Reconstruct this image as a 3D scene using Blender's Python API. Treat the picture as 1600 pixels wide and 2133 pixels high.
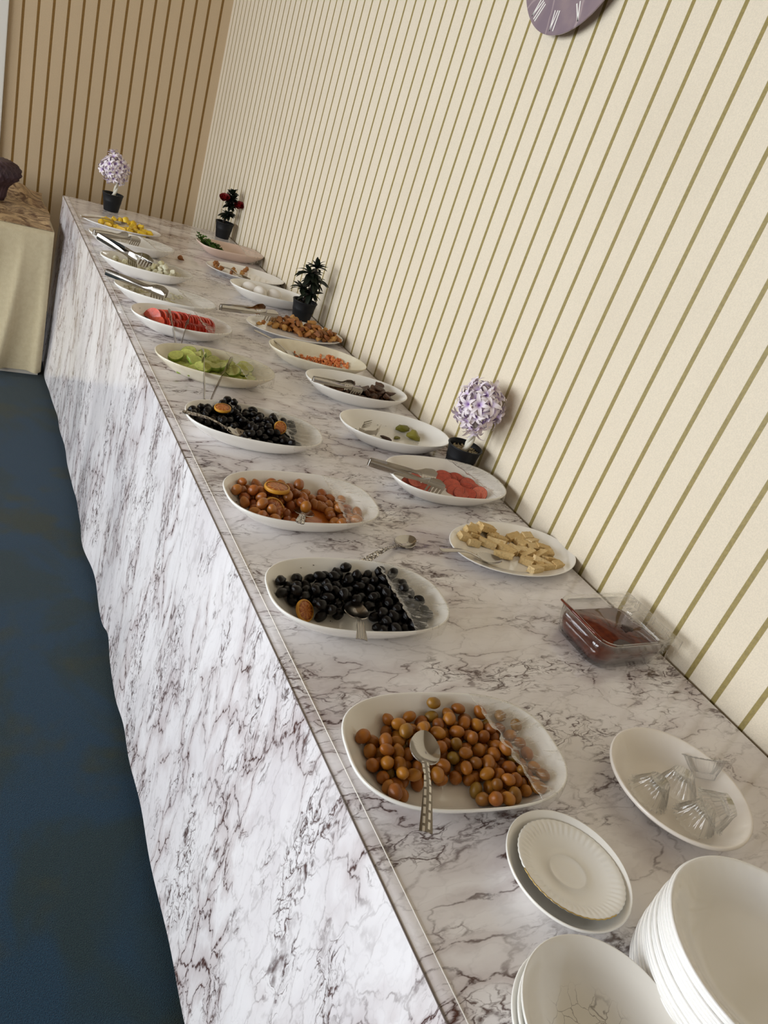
import bpy, bmesh, math, random
from mathutils import Vector, Matrix
R_ = math.radians
for o in list(bpy.data.objects): bpy.data.objects.remove(o)
scene = bpy.context.scene
COL = scene.collection

# ------------------------------------------------------------------ camera
FPX, CA, CB, CC = 1513.286, -0.619037, 1.112946, 0.346299
CLOC = Vector((-0.40514, 0.0, 1.41))
CROT = Matrix.Rotation(CA, 3, 'Z') @ Matrix.Rotation(CB, 3, 'X') @ Matrix.Rotation(CC, 3, 'Z')
cd = bpy.data.cameras.new('camera'); cam = bpy.data.objects.new('camera', cd); COL.objects.link(cam)
cd.sensor_fit = 'VERTICAL'; cd.sensor_height = 36.0; cd.sensor_width = 27.0
cd.lens = 36.0 * FPX / 2133.0; cd.clip_start = 0.02; cd.clip_end = 60
cam.matrix_world = Matrix.Translation(CLOC) @ CROT.to_4x4()
scene.camera = cam

# ------------------------------------------------------------------ world, light, exposure
vs = scene.view_settings
vs.view_transform = 'Standard'; vs.look = 'None'; vs.exposure = 0.06; vs.gamma = 1.0
vs.use_curve_mapping = False
scene.cycles.max_bounces = 8; scene.cycles.diffuse_bounces = 4; scene.cycles.glossy_bounces = 3; scene.cycles.transmission_bounces = 6; scene.cycles.transparent_max_bounces = 10
world = bpy.data.worlds.new('world'); scene.world = world; world.use_nodes = True
bg = world.node_tree.nodes['Background']; bg.inputs[0].default_value = (0.62, 0.78, 1.0, 1); bg.inputs[1].default_value = 0.6

T0 = 0.75            # table top height
WX = 0.7507          # striped wall
YB = 4.3265          # back wall
YT = 3.645           # far end of the buffet table
LX = -3.0            # window wall
YN = -2.6            # wall behind
CH = 2.75
STRIPE = 0.061901
WIN = [(-0.5, 0.7), (1.0, 2.2), (2.5, 3.7)]     # window openings along y
WZ0, WZ1 = 0.55, 1.90
WPOW = [70, 70, 46]
for i, (ya, yb) in enumerate(WIN):
    ld = bpy.data.lights.new('daylight', 'AREA'); ld.shape = 'RECTANGLE'
    ld.size = WZ1 - WZ0; ld.size_y = yb - ya; ld.energy = WPOW[i]; ld.color = (0.90, 0.95, 1.0)
    lo = bpy.data.objects.new('daylight', ld); COL.objects.link(lo)
    lo.location = (LX - 0.12, (ya + yb) / 2, (WZ0 + WZ1) / 2); lo.rotation_euler = (0, R_(-90), 0)

# ------------------------------------------------------------------ helpers
def at(u, v, z=0.0):
    """photograph position -> point in the room at height z above the table top"""
    d = CROT @ Vector(((u - 800) / FPX, -(v - 1066.5) / FPX, -1.0))
    t = (T0 + z - CLOC.z) / d.z
    return CLOC + d * t

def link(o, parent=None):
    COL.objects.link(o)
    if parent is not None: o.parent = parent
    return o
def tag(o, label, cat, group=None, kind=None):
    o['label'] = label
    if cat: o['category'] = cat
    if group: o['group'] = group
    if kind: o['kind'] = kind
    return o
def thing(name, label, cat, loc=(0, 0, 0), rotz=0.0, group=None, mat=None):
    o = bpy.data.objects.new(name, None); o.empty_display_size = 0.02; COL.objects.link(o)
    if mat is not None: o.matrix_world = mat
    else: o.location = loc; o.rotation_euler = (0, 0, rotz)
    return tag(o, label, cat, group)
def mesh_of(name, vs_, fs, smooth=True, mat=None):
    m = bpy.data.meshes.new(name); m.from_pydata([tuple(v) for v in vs_], [], fs); m.update()
    if smooth:
        for p in m.polygons: p.use_smooth = True
    if mat is not None: m.materials.append(mat)
    return m
def fix(m):
    b = bmesh.new(); b.from_mesh(m); bmesh.ops.recalc_face_normals(b, faces=b.faces); b.to_mesh(m); b.free(); return m
def obj(name, m, parent=None, mat=None, loc=None, M=None):
    o = bpy.data.objects.new(name, m)
    if mat is not None and not m.materials: m.materials.append(mat)
    link(o, parent)
    if M is not None: o.matrix_local = M
    elif loc is not None: o.location = loc
    return o
def sharp(m, ang=35):
    try: m.set_sharp_from_angle(angle=R_(ang))
    except Exception: pass
    return m
def solid(m, t, off=1.0):
    """thicken an open sheet"""
    b = bmesh.new(); b.from_mesh(m)
    bmesh.ops.recalc_face_normals(b, faces=b.faces)
    bmesh.ops.solidify(b, geom=b.faces[:] , thickness=t)
    bmesh.ops.recalc_face_normals(b, faces=b.faces)
    b.to_mesh(m); b.free()
    for p in m.polygons: p.use_smooth = True
    return sharp(m, 50)
def boxes(lst, bev=0.0):
    b = bmesh.new()
    for (x0, x1, y0, y1, z0, z1) in lst:
        r = bmesh.ops.create_cube(b, size=1)
        for v in r['verts']:
            v.co = Vector(((x0 + x1) / 2 + v.co.x * (x1 - x0), (y0 + y1) / 2 + v.co.y * (y1 - y0), (z0 + z1) / 2 + v.co.z * (z1 - z0)))
    if bev: bmesh.ops.bevel(b, geom=b.edges[:], offset=bev, segments=2, affect='EDGES', profile=0.5)
    m = bpy.data.meshes.new('box'); b.to_mesh(m); b.free(); return m
def lathe(prof, n=48, rfun=None, close=True):
    vs_, fs = [], []
    for k, (r, z) in enumerate(prof):
        for i in range(n):
            a = 2 * math.pi * i / n
            rr = r if rfun is None else rfun(r, z, a, k)
            vs_.append((rr * math.cos(a), rr * math.sin(a), z))
    for k in range(len(prof) - 1):
        for i in range(n):
            j = (i + 1) % n
            fs.append((k * n + i, k * n + j, (k + 1) * n + j, (k + 1) * n + i))
    if close:
        fs.append(tuple(reversed(range(n)))); fs.append(tuple((len(prof) - 1) * n + i for i in range(n)))
    return vs_, fs
def tube(pts, rad, n=8):
    vs_, fs = [], []
    P = [Vector(p) for p in pts]
    for k, p in enumerate(P):
        d = (P[min(k + 1, len(P) - 1)] - P[max(k - 1, 0)]).normalized()
        a = d.cross(Vector((0, 0, 1)));  a = a if a.length > 1e-3 else d.cross(Vector((0, 1, 0)))
        a.normalize(); bb = d.cross(a)
        r = rad[k] if hasattr(rad, '__len__') else rad
        for i in range(n):
            t = 2 * math.pi * i / n; vs_.append(p + a * r * math.cos(t) + bb * r * math.sin(t))
    for k in range(len(P) - 1):
        for i in range(n):
            j = (i + 1) % n; fs.append((k * n + i, k * n + j, (k + 1) * n + j, (k + 1) * n + i))
    fs.append(tuple(reversed(range(n)))); fs.append(tuple((len(P) - 1) * n + i for i in range(n)))
    return vs_, fs
def ico(sub, f=None):
    b = bmesh.new(); bmesh.ops.create_icosphere(b, subdivisions=sub, radius=1.0)
    if f:
        for v in b.verts: v.co = Vector(f(v.co))
    m = bpy.data.meshes.new('lump'); b.to_mesh(m); b.free()
    for p in m.polygons: p.use_smooth = True
    return m
def interp(prof, r):
    if r <= prof[0][0]: return prof[0][1]
    for (a, za), (b, zb) in zip(prof, prof[1:]):
        if r <= b: return za + (zb - za) * (r - a) / (b - a) if b > a else zb
    return prof[-1][1]
def axes(xd, up=(0, 0, 1), loc=(0, 0, 0)):
    x = Vector(xd).normalized(); z = Vector(up); y = z.cross(x).normalized(); z = x.cross(y)
    M = Matrix((x, y, z)).transposed().to_4x4(); M.translation = Vector(loc); return M
def euler(rx, ry, rz): return Matrix.Rotation(rz, 4, 'Z') @ Matrix.Rotation(ry, 4, 'Y') @ Matrix.Rotation(rx, 4, 'X')

# ------------------------------------------------------------------ materials
class NT:
    def __init__(s, name):
        s.m = bpy.data.materials.new(name); s.m.use_nodes = True
        s.t = s.m.node_tree; s.n = s.t.nodes; s.b = s.n['Principled BSDF']; s.out = s.n['Material Output']
    def add(s, typ, **k):
        nd = s.n.new(typ)
        for a, v in k.items():
            if isinstance(v, tuple) and a == 'inp': pass
            setattr(nd, a, v)
        return nd
    def l(s, a, b): s.t.links.new(a, b)
    def val(s, nd, key, v):
        if hasattr(v, 'is_output'): s.l(v, nd.inputs[key])
        else: nd.inputs[key].default_value = v
    def noise(s, vec, scale, detail=2, rough=.5, dist=0):
        nd = s.add('ShaderNodeTexNoise'); nd.inputs['Scale'].default_value = scale
        nd.inputs['Detail'].default_value = detail; nd.inputs['Roughness'].default_value = rough; nd.inputs['Distortion'].default_value = dist
        if vec is not None: s.l(vec, nd.inputs['Vector'])
        return nd.outputs[0]
    def noisec(s, vec, scale, detail=2):
        nd = s.add('ShaderNodeTexNoise'); nd.inputs['Scale'].default_value = scale; nd.inputs['Detail'].default_value = detail
        if vec is not None: s.l(vec, nd.inputs['Vector'])
        return nd.outputs[1]
    def voro(s, vec, scale, feat='DISTANCE_TO_EDGE'):
        nd = s.add('ShaderNodeTexVoronoi', feature=feat); nd.inputs['Scale'].default_value = scale
        if vec is not None: s.l(vec, nd.inputs['Vector'])
        return nd.outputs[0]
    def ramp(s, fac, a, b, ca=(0, 0, 0, 1), cb=(1, 1, 1, 1), mode='LINEAR'):
        nd = s.add('ShaderNodeValToRGB'); nd.color_ramp.interpolation = mode
        e = nd.color_ramp.elements; e[0].position = a; e[1].position = b; e[0].color = ca; e[1].color = cb
        s.l(fac, nd.inputs[0]); return nd.outputs[0]
    def mr(s, v, a, b, c=0., d=1., smooth=True):
        nd = s.add('ShaderNodeMapRange'); nd.interpolation_type = 'SMOOTHSTEP' if smooth else 'LINEAR'
        s.val(nd, 0, v)
        for i, q in enumerate((a, b, c, d)): nd.inputs[i + 1].default_value = q
        return nd.outputs[0]
    def math(s, op, a, b=0.):
        nd = s.add('ShaderNodeMath', operation=op); s.val(nd, 0, a); s.val(nd, 1, b); return nd.outputs[0]
    def vmath(s, op, a, b):
        nd = s.add('ShaderNodeVectorMath', operation=op); s.val(nd, 0, a); s.val(nd, 1, b); return nd.outputs[0]
    def mix(s, fac, a, b, typ='MIX'):
        nd = s.add('ShaderNodeMix', data_type='RGBA', blend_type=typ)
        s.val(nd, 0, fac); s.val(nd, 6, a); s.val(nd, 7, b); return nd.outputs[2]
    def coord(s, which='Object'): return s.add('ShaderNodeTexCoord').outputs[which]
    def sep(s, v):
        nd = s.add('ShaderNodeSeparateXYZ'); s.l(v, nd.inputs[0]); return nd.outputs
    def rand(s): return s.add('ShaderNodeObjectInfo').outputs['Random']
    def bump(s, h, strength=.3, dist=.002):
        nd = s.add('ShaderNodeBump'); nd.inputs['Strength'].default_value = strength; nd.inputs['Distance'].default_value = dist
        s.l(h, nd.inputs['Height']); s.l(nd.outputs[0], s.b.inputs['Normal']); return nd.outputs[0]
    def set(s, **k):
        for a, v in k.items(): s.val(s.b, a.replace('_', ' '), v)
        return s.m
def c4(h): return (h[0], h[1], h[2], 1)
def srgb(r, g, b):
    f = lambda x: (x / 255 / 12.92) if x / 255 <= .04045 else ((x / 255 + .055) / 1.055) ** 2.4
    return (f(r), f(g), f(b), 1)
def plain(name, col, rough=.5, metal=0., spec=.5, coat=0., nscale=0, ncol=None, bump=0., bscale=60, sss=0.):
    t = NT(name); t.set(Roughness=rough, Metallic=metal, Coat_Weight=coat); t.b.inputs['Specular IOR Level'].default_value = spec
    if ncol is not None:
        t.set(Base_Color=t.mix(t.mr(t.noise(t.coord(), nscale, 4), .35, .65), col, ncol))
    else: t.set(Base_Color=col)
    if bump: t.bump(t.noise(t.coord(), bscale, 4), bump)
    if sss: t.set(Subsurface_Weight=sss); t.b.inputs['Subsurface Radius'].default_value = (.006, .003, .002); t.b.inputs['Subsurface Scale'].default_value = 1.0
    return t.m

def wallpaper(name, axis, off, base, line, width=.0098):
    t = NT(name); pos = t.add('ShaderNodeNewGeometry').outputs['Position']; s = t.sep(pos)
    wob = t.math('MULTIPLY', t.math('SUBTRACT', t.noise(pos, 2.0, 1), .5), .004)
    q = t.math('ADD', t.math('SUBTRACT', s[axis], off), wob)
    fr = t.math('FRACT', t.math('DIVIDE', q, STRIPE))
    dd = t.math('MULTIPLY', t.math('ABSOLUTE', t.math('SUBTRACT', fr, .5)), STRIPE)      # .5 offset: line centre at fr=.5
    ln = t.mr(dd, width * .5 - .0006, width * .5 + .0006, 1., 0.)
    mot = t.noise(pos, 420, 3)
    b = t.mix(t.mr(mot, .3, .7), base, tuple(x * .90 for x in base[:3]) + (1,))
    b = t.mix(t.math('MULTIPLY', t.mr(t.noise(pos, 2.2, 5, .6), .45, .75), .16), b, srgb(196, 180, 158))
    lc = t.mix(t.mr(t.noise(pos, 160, 3), .3, .7), line, tuple(x * .80 for x in line[:3]) + (1,))
    t.set(Base_Color=t.mix(ln, b, lc), Roughness=t.mr(ln, 0, 1, .62, .38)); t.bump(t.noise(pos, 300, 5, .65), .35, .002)
    return t.m
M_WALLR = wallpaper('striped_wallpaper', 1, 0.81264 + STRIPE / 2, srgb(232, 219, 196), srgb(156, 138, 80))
M_WALLB_SHADED = wallpaper('striped_wallpaper_back_shaded', 0, -0.1662 + STRIPE / 2, srgb(204, 180, 146), srgb(132, 96, 40), .0115)  # dimmer light on the back wall is put into these darker tan colours
M_PLASTER = plain('cream_plaster', srgb(196, 180, 156), .8)
M_CEIL = plain('ceiling_paint', srgb(150, 132, 108), .85)
M_WHITE = plain('white_gloss_paint', srgb(225, 222, 215), .35)

def carpet():
    t = NT('blue_carpet'); p = t.add('ShaderNodeNewGeometry').outputs['Position']
    c = t.mix(t.mr(t.noise(p, 2.2, 4, .6, .6), .46, .58), srgb(34, 62, 80), srgb(40, 58, 60))
    c = t.mix(t.math('MULTIPLY', t.mr(t.noise(p, 3.1, 4, .6), .52, .66), .8), c, srgb(58, 62, 40))
    c = t.mix(t.mr(t.noise(p, 420, 3), .35, .65), c, t.mix(.5, c, srgb(16, 24, 38)))
    t.set(Base_Color=c, Roughness=.95); t.b.inputs['Specular IOR Level'].default_value = .1
    t.set(Sheen_Weight=.15)
    t.bump(t.noise(p, 500, 3), .8, .004); return t.m
M_CARPET = carpet()

def marble(name, gain=1.0):
    t = NT(name); uv = t.coord('UV'); 
    mp = t.add('ShaderNodeMapping'); t.l(uv, mp.inputs[0])
    mp.inputs['Rotation'].default_value = (0, 0, R_(5)); mp.inputs['Scale'].default_value = (.46, 1.12, 1.0)
    v = mp.outputs[0]
    w1 = t.vmath('MULTIPLY', t.vmath('SUBTRACT', t.noisec(v, 9, 5), (.5, .5, .5)), (.11, .11, .0))
    w2 = t.vmath('MULTIPLY', t.vmath('SUBTRACT', t.noisec(v, 46, 4), (.5, .5, .5)), (.038, .038, .0))
    v1 = t.vmath('ADD', v, w1); v2 = t.vmath('ADD', v1, w2)
    dens = t.mr(t.noise(v, 6.0, 3, .55), .42, .62)
    dens2 = t.mr(t.noise(t.vmath('ADD', v, (3.3, 1.7, 0)), 9., 4, .6), .46, .61)
    e1 = t.voro(v2, 16.0); e2 = t.voro(v2, 42.0); e3 = t.voro(v2, 95.0)
    l1 = t.math('MULTIPLY', t.mr(e1, .0, .040, 1., 0.), t.mr(dens, 0, 1, .22, 1.0))
    l2 = t.math('MULTIPLY', t.mr(e2, .0, .085, 1., 0.), t.mr(dens2, 0, 1, .07, .95))
    l3 = t.math('MULTIPLY', t.mr(e3, .0, .10, 1., 0.), t.math('MULTIPLY', t.math('MULTIPLY', dens2, dens2), .6))
    vein = t.math('MAXIMUM', t.math('MAXIMUM', l1, l2), l3)
    brk = t.mr(t.noise(v, 80, 4, .7), .36, .52)
    vein = t.math('MULTIPLY', t.math('MULTIPLY', vein, brk), gain)
    soft = t.math('MULTIPLY', t.mr(e1, .0, .30, 1., 0.), t.mr(dens, 0, 1, .08, .75))
    cloud = t.mr(t.noise(t.vmath('ADD', v, w1), 4.5, 6, .62), .38, .75)
    base = t.mix(t.math('MULTIPLY', cloud, .55), srgb(240, 236, 236), srgb(204, 195, 198))
    base = t.mix(t.math('MULTIPLY', soft, .62), base, srgb(170, 150, 148))
    col = t.mix(t.math('MINIMUM', vein, 1.0), base, t.mix(t.noise(v, 40, 2), srgb(44, 22, 18), srgb(92, 58, 50)))
    t.set(Base_Color=col)
    return t, v
tm, vv = marble('marble_vinyl'); tm.set(Roughness=.13); tm.b.inputs['Specular IOR Level'].default_value = .55
pp = tm.add('ShaderNodeNewGeometry').outputs['Position']
tm.bump(tm.noise(pp, 9, 2), .05, .004)
M_MARBLE = tm.m
M_SEAM_L = plain('clear_seam', srgb(225, 218, 208), .2)
M_SEAM_D = plain('fold_line', srgb(104, 92, 84), .4)

def china(name, col=(236, 231, 222), rough=.16, col2=None):
    t = NT(name); t.set(Roughness=rough, Coat_Weight=.4); t.b.inputs['Coat Roughness'].default_value = .08
    c = srgb(*col)
    if col2: c = t.mix(t.mr(t.noise(t.coord(), 16, 4), .4, .62), c, srgb(*col2))
    t.set(Base_Color=c); return t.m
M_CHINA = china('white_porcelain', (243, 240, 233)); M_CREAMCH = china('cream_porcelain', (234, 227, 206), .2, (222, 212, 186))
M_PLATE = china('white_glass_plate', (246, 244, 240), .12)
M_MELA = china('warm_white_plate', (236, 228, 218), .28)
M_PINK = china('pale_pink_melamine', (226, 200, 184), .35)
def crazed():
    t = NT('crazed_porcelain'); o = t.coord(); s = t.sep(o)
    rr = t.math('SQRT', t.math('ADD', t.math('MULTIPLY', s[0], s[0]), t.math('MULTIPLY', s[1], s[1])))
    w = t.vmath('ADD', o, t.vmath('MULTIPLY', t.vmath('SUBTRACT', t.noisec(o, 40, 4), (.5, .5, .5)), (.03, .03, 0)))
    e = t.math('MULTIPLY', t.mr(t.voro(w, 62), 0, .035, 1, 0), t.mr(rr, .028, .05, 1, 0))
    c = t.mix(t.mr(rr, .02, .055, .35, 0), srgb(238, 234, 226), srgb(206, 196, 170))
    t.set(Base_Color=t.mix(t.math('MULTIPLY', e, .75), c, srgb(120, 110, 98)), Roughness=.15, Coat_Weight=.4); return t.m
M_CRAZE = crazed()
M_GOLD = plain('worn_gold_rim', srgb(190, 160, 90), .3, .8)
def steel(name, rough=.2, pat=None):
    t = NT(name); t.set(Base_Color=srgb(178, 173, 166), Metallic=1., Roughness=rough)
    o = t.coord()
    if pat == 'ribs':
        wv = t.add('ShaderNodeTexWave', bands_direction='Y'); wv.inputs['Scale'].default_value = 95; t.l(o, wv.inputs[0]); t.bump(wv.outputs[1], .8, .002)
    elif pat == 'blocks':
        br = t.add('ShaderNodeTexBrick'); br.inputs['Scale'].default_value = 42; br.inputs['Mortar Size'].default_value = .07
        br.inputs['Color1'].default_value = (1, 1, 1, 1); br.inputs['Color2'].default_value = (.9, .9, .9, 1); br.inputs['Mortar'].default_value = (0, 0, 0, 1)
        t.l(o, br.inputs[0]); t.bump(br.outputs[0], .9, .002); t.set(Base_Color=t.mix(br.outputs[0], srgb(120, 112, 102), srgb(205, 199, 190)))
    elif pat == 'floral':
        w = t.vmath('ADD', o, t.vmath('MULTIPLY', t.vmath('SUBTRACT', t.noisec(o, 90, 2), (.5, .5, .5)), (.012, .012, 0)))
        e = t.mr(t.voro(w, 170), .05, .16)
        t.bump(e, .9, .002); t.set(Base_Color=t.mix(e, srgb(92, 84, 76), srgb(200, 194, 186)))
    else: t.bump(t.noise(o, 40, 3), .05, .001)
    return t.m
M_STEEL = steel('brushed_steel', .15); M_STEELR = steel('ribbed_steel', .26, 'ribs'); M_STEELB = steel('block_engraved_steel', .26, 'blocks'); M_STEELF = steel('floral_engraved_steel', .26, 'floral')

def film_mat():
    t = NT('cling_film'); uv = t.coord('UV')
    n = t.n; t.n.remove(t.b)
    st = t.noise(t.vmath('MULTIPLY', uv, (34., 3., 1.)), 1.0, 5, .65, .6)
    cr = t.noise(t.vmath('MULTIPLY', uv, (9., 11., 1.)), 1.0, 6, .7, 1.2)
    h = t.math('ADD', t.math('MULTIPLY', st, 1.), t.math('MULTIPLY', cr, .6))
    bp = t.add('ShaderNodeBump'); bp.inputs['Strength'].default_value = .7; bp.inputs['Distance'].default_value = .003; t.l(h, bp.inputs['Height'])
    tr = t.add('ShaderNodeBsdfTransparent'); tr.inputs[0].default_value = (.97, .965, .955, 1)
    gl = t.add('ShaderNodeBsdfGlossy'); gl.inputs['Roughness'].default_value = .16; gl.inputs[0].default_value = (.95, .94, .92, 1); t.l(bp.outputs[0], gl.inputs['Normal'])
    df = t.add('ShaderNodeBsdfTranslucent'); df.inputs[0].default_value = (.85, .83, .80, 1)
    lw_ = t.add('ShaderNodeLayerWeight'); lw_.inputs[0].default_value = .5
    fz = t.math('MULTIPLY', t.math('POWER', lw_.outputs['Facing'], 4.), .55)
    edge = t.mr(t.sep(uv)[1], .0, .10, 1., 0.)
    f = t.math('MINIMUM', t.math('ADD', t.math('ADD', t.math('ADD', fz, .07), t.math('MULTIPLY', edge, .35)), t.mr(st, .53, .66, .0, .55)), .92)
    m1 = t.add('ShaderNodeMixShader'); t.l(f, m1.inputs[0]); t.l(tr.outputs[0], m1.inputs[1]); t.l(gl.outputs[0], m1.inputs[2])
    m2 = t.add('ShaderNodeMixShader'); t.l(t.math('MAXIMUM', t.mr(cr, .48, .72, .04, .18), t.math('MAXIMUM', t.mr(st, .54, .64, 0., .55), t.math('MULTIPLY', edge, .16))), m2.inputs[0]); t.l(m1.outputs[0], m2.inputs[1]); t.l(df.outputs[0], m2.inputs[2])
    t.l(m2.outputs[0], t.out.inputs[0]); return t.m
M_FILM = film_mat()
def glass_mat(name='clear_glass', tint=(.97, .98, .97, 1), fm=.55, refr=0.):
    t = NT(name); t.n.remove(t.b)
    tr = t.add('ShaderNodeBsdfTransparent'); tr.inputs[0].default_value = tint
    if refr:
        rf = t.add('ShaderNodeBsdfRefraction'); rf.inputs['IOR'].default_value = 1.25; rf.inputs['Roughness'].default_value = .02
        mx = t.add('ShaderNodeMixShader'); mx.inputs[0].default_value = refr; t.l(tr.outputs[0], mx.inputs[1]); t.l(rf.outputs[0], mx.inputs[2]); tr = mx
    gl = t.add('ShaderNodeBsdfGlossy'); gl.inputs['Roughness'].default_value = .05
    lw_ = t.add('ShaderNodeLayerWeight'); lw_.inputs[0].default_value = .5
    fz = t.math('POWER', lw_.outputs['Facing'], 4.)
    m1 = t.add('ShaderNodeMixShader'); t.l(t.math('MINIMUM', t.math('ADD', t.math('MULTIPLY', fz, fm), .05), .85), m1.inputs[0]); t.l(tr.outputs[0], m1.inputs[1]); t.l(gl.outputs[0], m1.inputs[2])
    t.l(m1.outputs[0], t.out.inputs[0]); return t.m
M_GLASS = glass_mat('clear_glass', (.975, .97, .96, 1), 1.1); M_GLASSB = glass_mat('pressed_glass', (.992, .992, .988, 1), 1.9, .28)

def food(name, cols, rough=.35, bump=.2, bscale=120, spec=.5, coat=0., sss=0.):
    """colour varies between pieces (object random) and a little inside a piece"""
    t = NT(name); r = t.rand(); o = t.coord()
    nd = t.add('ShaderNodeValToRGB'); e = nd.color_ramp.elements
    while len(e) < len(cols): e.new(.5)
    for i, c in enumerate(cols): e[i].position = i / max(1, len(cols) - 1); e[i].color = srgb(*c)
    t.l(r, nd.inputs[0])
    c = t.mix(t.math('MULTIPLY', t.mr(t.noise(o, bscale, 4), .42, .68), .38), nd.outputs[0], t.mix(.6, nd.outputs[0], srgb(*[x * .45 for x in cols[0]])))
    t.set(Base_Color=c, Roughness=rough, Coat_Weight=coat); t.b.inputs['Specular IOR Level'].default_value = spec
    if bump: t.bump(t.noise(o, bscale, 4), bump, .002)
    if sss: t.set(Subsurface_Weight=sss); t.b.inputs['Subsurface Radius'].default_value = (.006, .003, .0015); t.b.inputs['Subsurface Scale'].default_value = 1.
    return t.m
M_OLIVE = food('brown_green_olive', [(172, 106, 32), (156, 90, 28), (184, 122, 36), (142, 80, 28), (146, 114, 38)], .32, .12, 160)
M_OLIVEC = food('spiced_olive', [(176, 104, 42), (160, 84, 34), (188, 122, 52), (150, 82, 36)], .25, .15, 160, coat=.3)
M_OLIVEK = food('black_olive', [(9, 6, 6), (13, 8, 8), (8, 5, 6)], .14, .2, 120, spec=.30)
M_CUKE = food('cucumber_flesh', [(198, 202, 116), (188, 196, 98), (208, 210, 132)], .35, .1, 180)
M_CUKER = food('cucumber_rim', [(134, 156, 56), (120, 144, 46)], .4, .1, 160)
M_TOM = food('tomato_flesh', [(206, 64, 38), (196, 52, 30), (218, 92, 64)], .25, .15, 130, coat=.3)
M_TOMS = food('tomato_skin', [(178, 36, 20), (164, 28, 16)], .2, .05, 100)
M_CHEESE = food('white_cheese', [(228, 222, 190), (234, 230, 204), (222, 214, 170)], .55, .3, 150)
M_YELLOW = food('yellow_fruit', [(232, 190, 30), (238, 202, 62), (226, 176, 22)], .35, .25, 150)
M_HALVA = food('beige_halva', [(218, 188, 132), (210, 178, 120), (226, 200, 150)], .75, .6, 240)
M_SAUS = food('sausage_slice', [(208, 100, 76), (192, 84, 64), (222, 122, 98)], .45, .08, 200)
M_PICK = food('pickle', [(134, 130, 34), (120, 116, 28), (150, 142, 46)], .3, .3, 110)
M_DARKF = food('dark_fried', [(74, 44, 22), (104, 64, 32), (54, 32, 18), (134, 86, 48)], .35, .6, 120, coat=.2)
M_POT = food('fried_potato', [(164, 102, 46), (184, 124, 58), (142, 82, 38), (200, 148, 74), (128, 70, 32)], .4, .4, 120)
M_SCRAM = plain('scrambled_egg', srgb(204, 100, 48), .4, nscale=110, ncol=srgb(238, 158, 92), bump=.5, bscale=160)
M_SAUCE = plain('orange_oil', srgb(176, 78, 24), .15, nscale=60, ncol=srgb(202, 120, 50))
M_JAM = plain('dark_red_sauce', srgb(70, 22, 10), .12, spec=.6, nscale=50, ncol=srgb(98, 40, 18), bump=.15, bscale=50)
M_JAMD = plain('sauce_lump', srgb(44, 14, 10), .2, bump=.3)
M_EGG = plain('egg_shell', srgb(236, 230, 222), .5, bump=.05, bscale=300)
M_RIND = plain('citrus_rind', srgb(196, 138, 40), .45, bump=.2, bscale=200)
def citrus():
    t = NT('citrus_flesh'); o = t.coord(); s = t.sep(o)
    an = t.math('ARCTAN2', s[1], s[0]); seg = t.math('ABSOLUTE', t.math('SUBTRACT', t.math('FRACT', t.math('MULTIPLY', an, 9 / 6.2832)), .5))
    c = t.mix(t.mr(seg, .40, .48), t.mix(t.mr(t.noise(o, 260, 4), .4, .6), srgb(150, 74, 26), srgb(184, 108, 42)), srgb(204, 150, 80))
    t.set(Base_Color=c, Roughness=.3); t.bump(t.noise(o, 260, 4), .5, .002); return t.m
M_CITRUS = citrus()
M_HERB = food('salad_leaf', [(66, 100, 26), (50, 84, 22), (84, 118, 36)], .45, .3, 120)
M_SPECK = plain('herb_specks', srgb(52, 36, 20), .5)
M_SMEAR = plain('food_smear', srgb(190, 104, 48), .35, nscale=90, ncol=srgb(214, 150, 84))
M_POTB = plain('black_plastic_pot', srgb(17, 18, 21), .5, spec=.3, nscale=20, ncol=srgb(24, 25, 28))
M_PEB = food('beige_gravel', [(190, 176, 142), (160, 146, 112), (206, 194, 164)], .6, .3, 200)
M_PEBD = food('dark_gravel', [(70, 66, 60), (110, 104, 94), (48, 44, 40)], .5, .3, 200)
M_TRUNKW = plain('white_twisted_stem', srgb(214, 208, 192), .6, bump=.5, bscale=120)
M_TRUNKD = plain('dark_stem', srgb(42, 32, 26), .6, bump=.5, bscale=120)
def petal():
    t = NT('lilac_petal'); uv = t.sep(t.coord('UV')); r = t.rand()
    tip = t.mix(t.mr(r, 0, 1, 0, .5), srgb(238, 228, 228), srgb(222, 208, 222))
    bas = t.mix(r, srgb(160, 122, 188), srgb(190, 162, 206))
    t.set(Base_Color=t.mix(t.mr(uv[0], .05, .55), bas, tip), Roughness=.6)
    t.set(Transmission_Weight=0.); return t.m
M_PETAL = petal()
M_LEAF = food('dark_green_leaf', [(22, 30, 18), (17, 24, 15), (30, 38, 22)], .5, .2, 140, spec=.3)
M_ROSE = food('red_rose', [(132, 16, 16), (116, 12, 14)], .5, .2, 120)
M_CLOTHC = plain('cream_cloth', srgb(200, 186, 152), .85, nscale=60, ncol=srgb(194, 179, 145), bump=.25, bscale=260)
def brownmarble():
    t = NT('brown_marbled_vinyl'); o = t.coord()
    v = t.vmath('MULTIPLY', o, (1., 1.35, 1.)); w = t.vmath('ADD', v, t.vmath('MULTIPLY', t.vmath('SUBTRACT', t.noisec(v, 5, 5), (.5, .5, .5)), (.3, .5, .2)))
    c = t.ramp(t.noise(w, 13, 7, .65, 1.5), .40, .60, srgb(92, 58, 38), srgb(214, 184, 140))
    c = t.mix(t.mr(t.noise(w, 3, 3), .5, .7, 0, .8), c, srgb(132, 88, 62))
    t.set(Base_Color=c, Roughness=.4); return t.m
M_BROWNM = brownmarble()
M_PURPLE = plain('dark_purple_ribbed', srgb(70, 52, 60), .5, nscale=40, ncol=srgb(86, 66, 72))
M_WOOD = plain('pale_board', srgb(206, 198, 184), .5)
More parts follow.
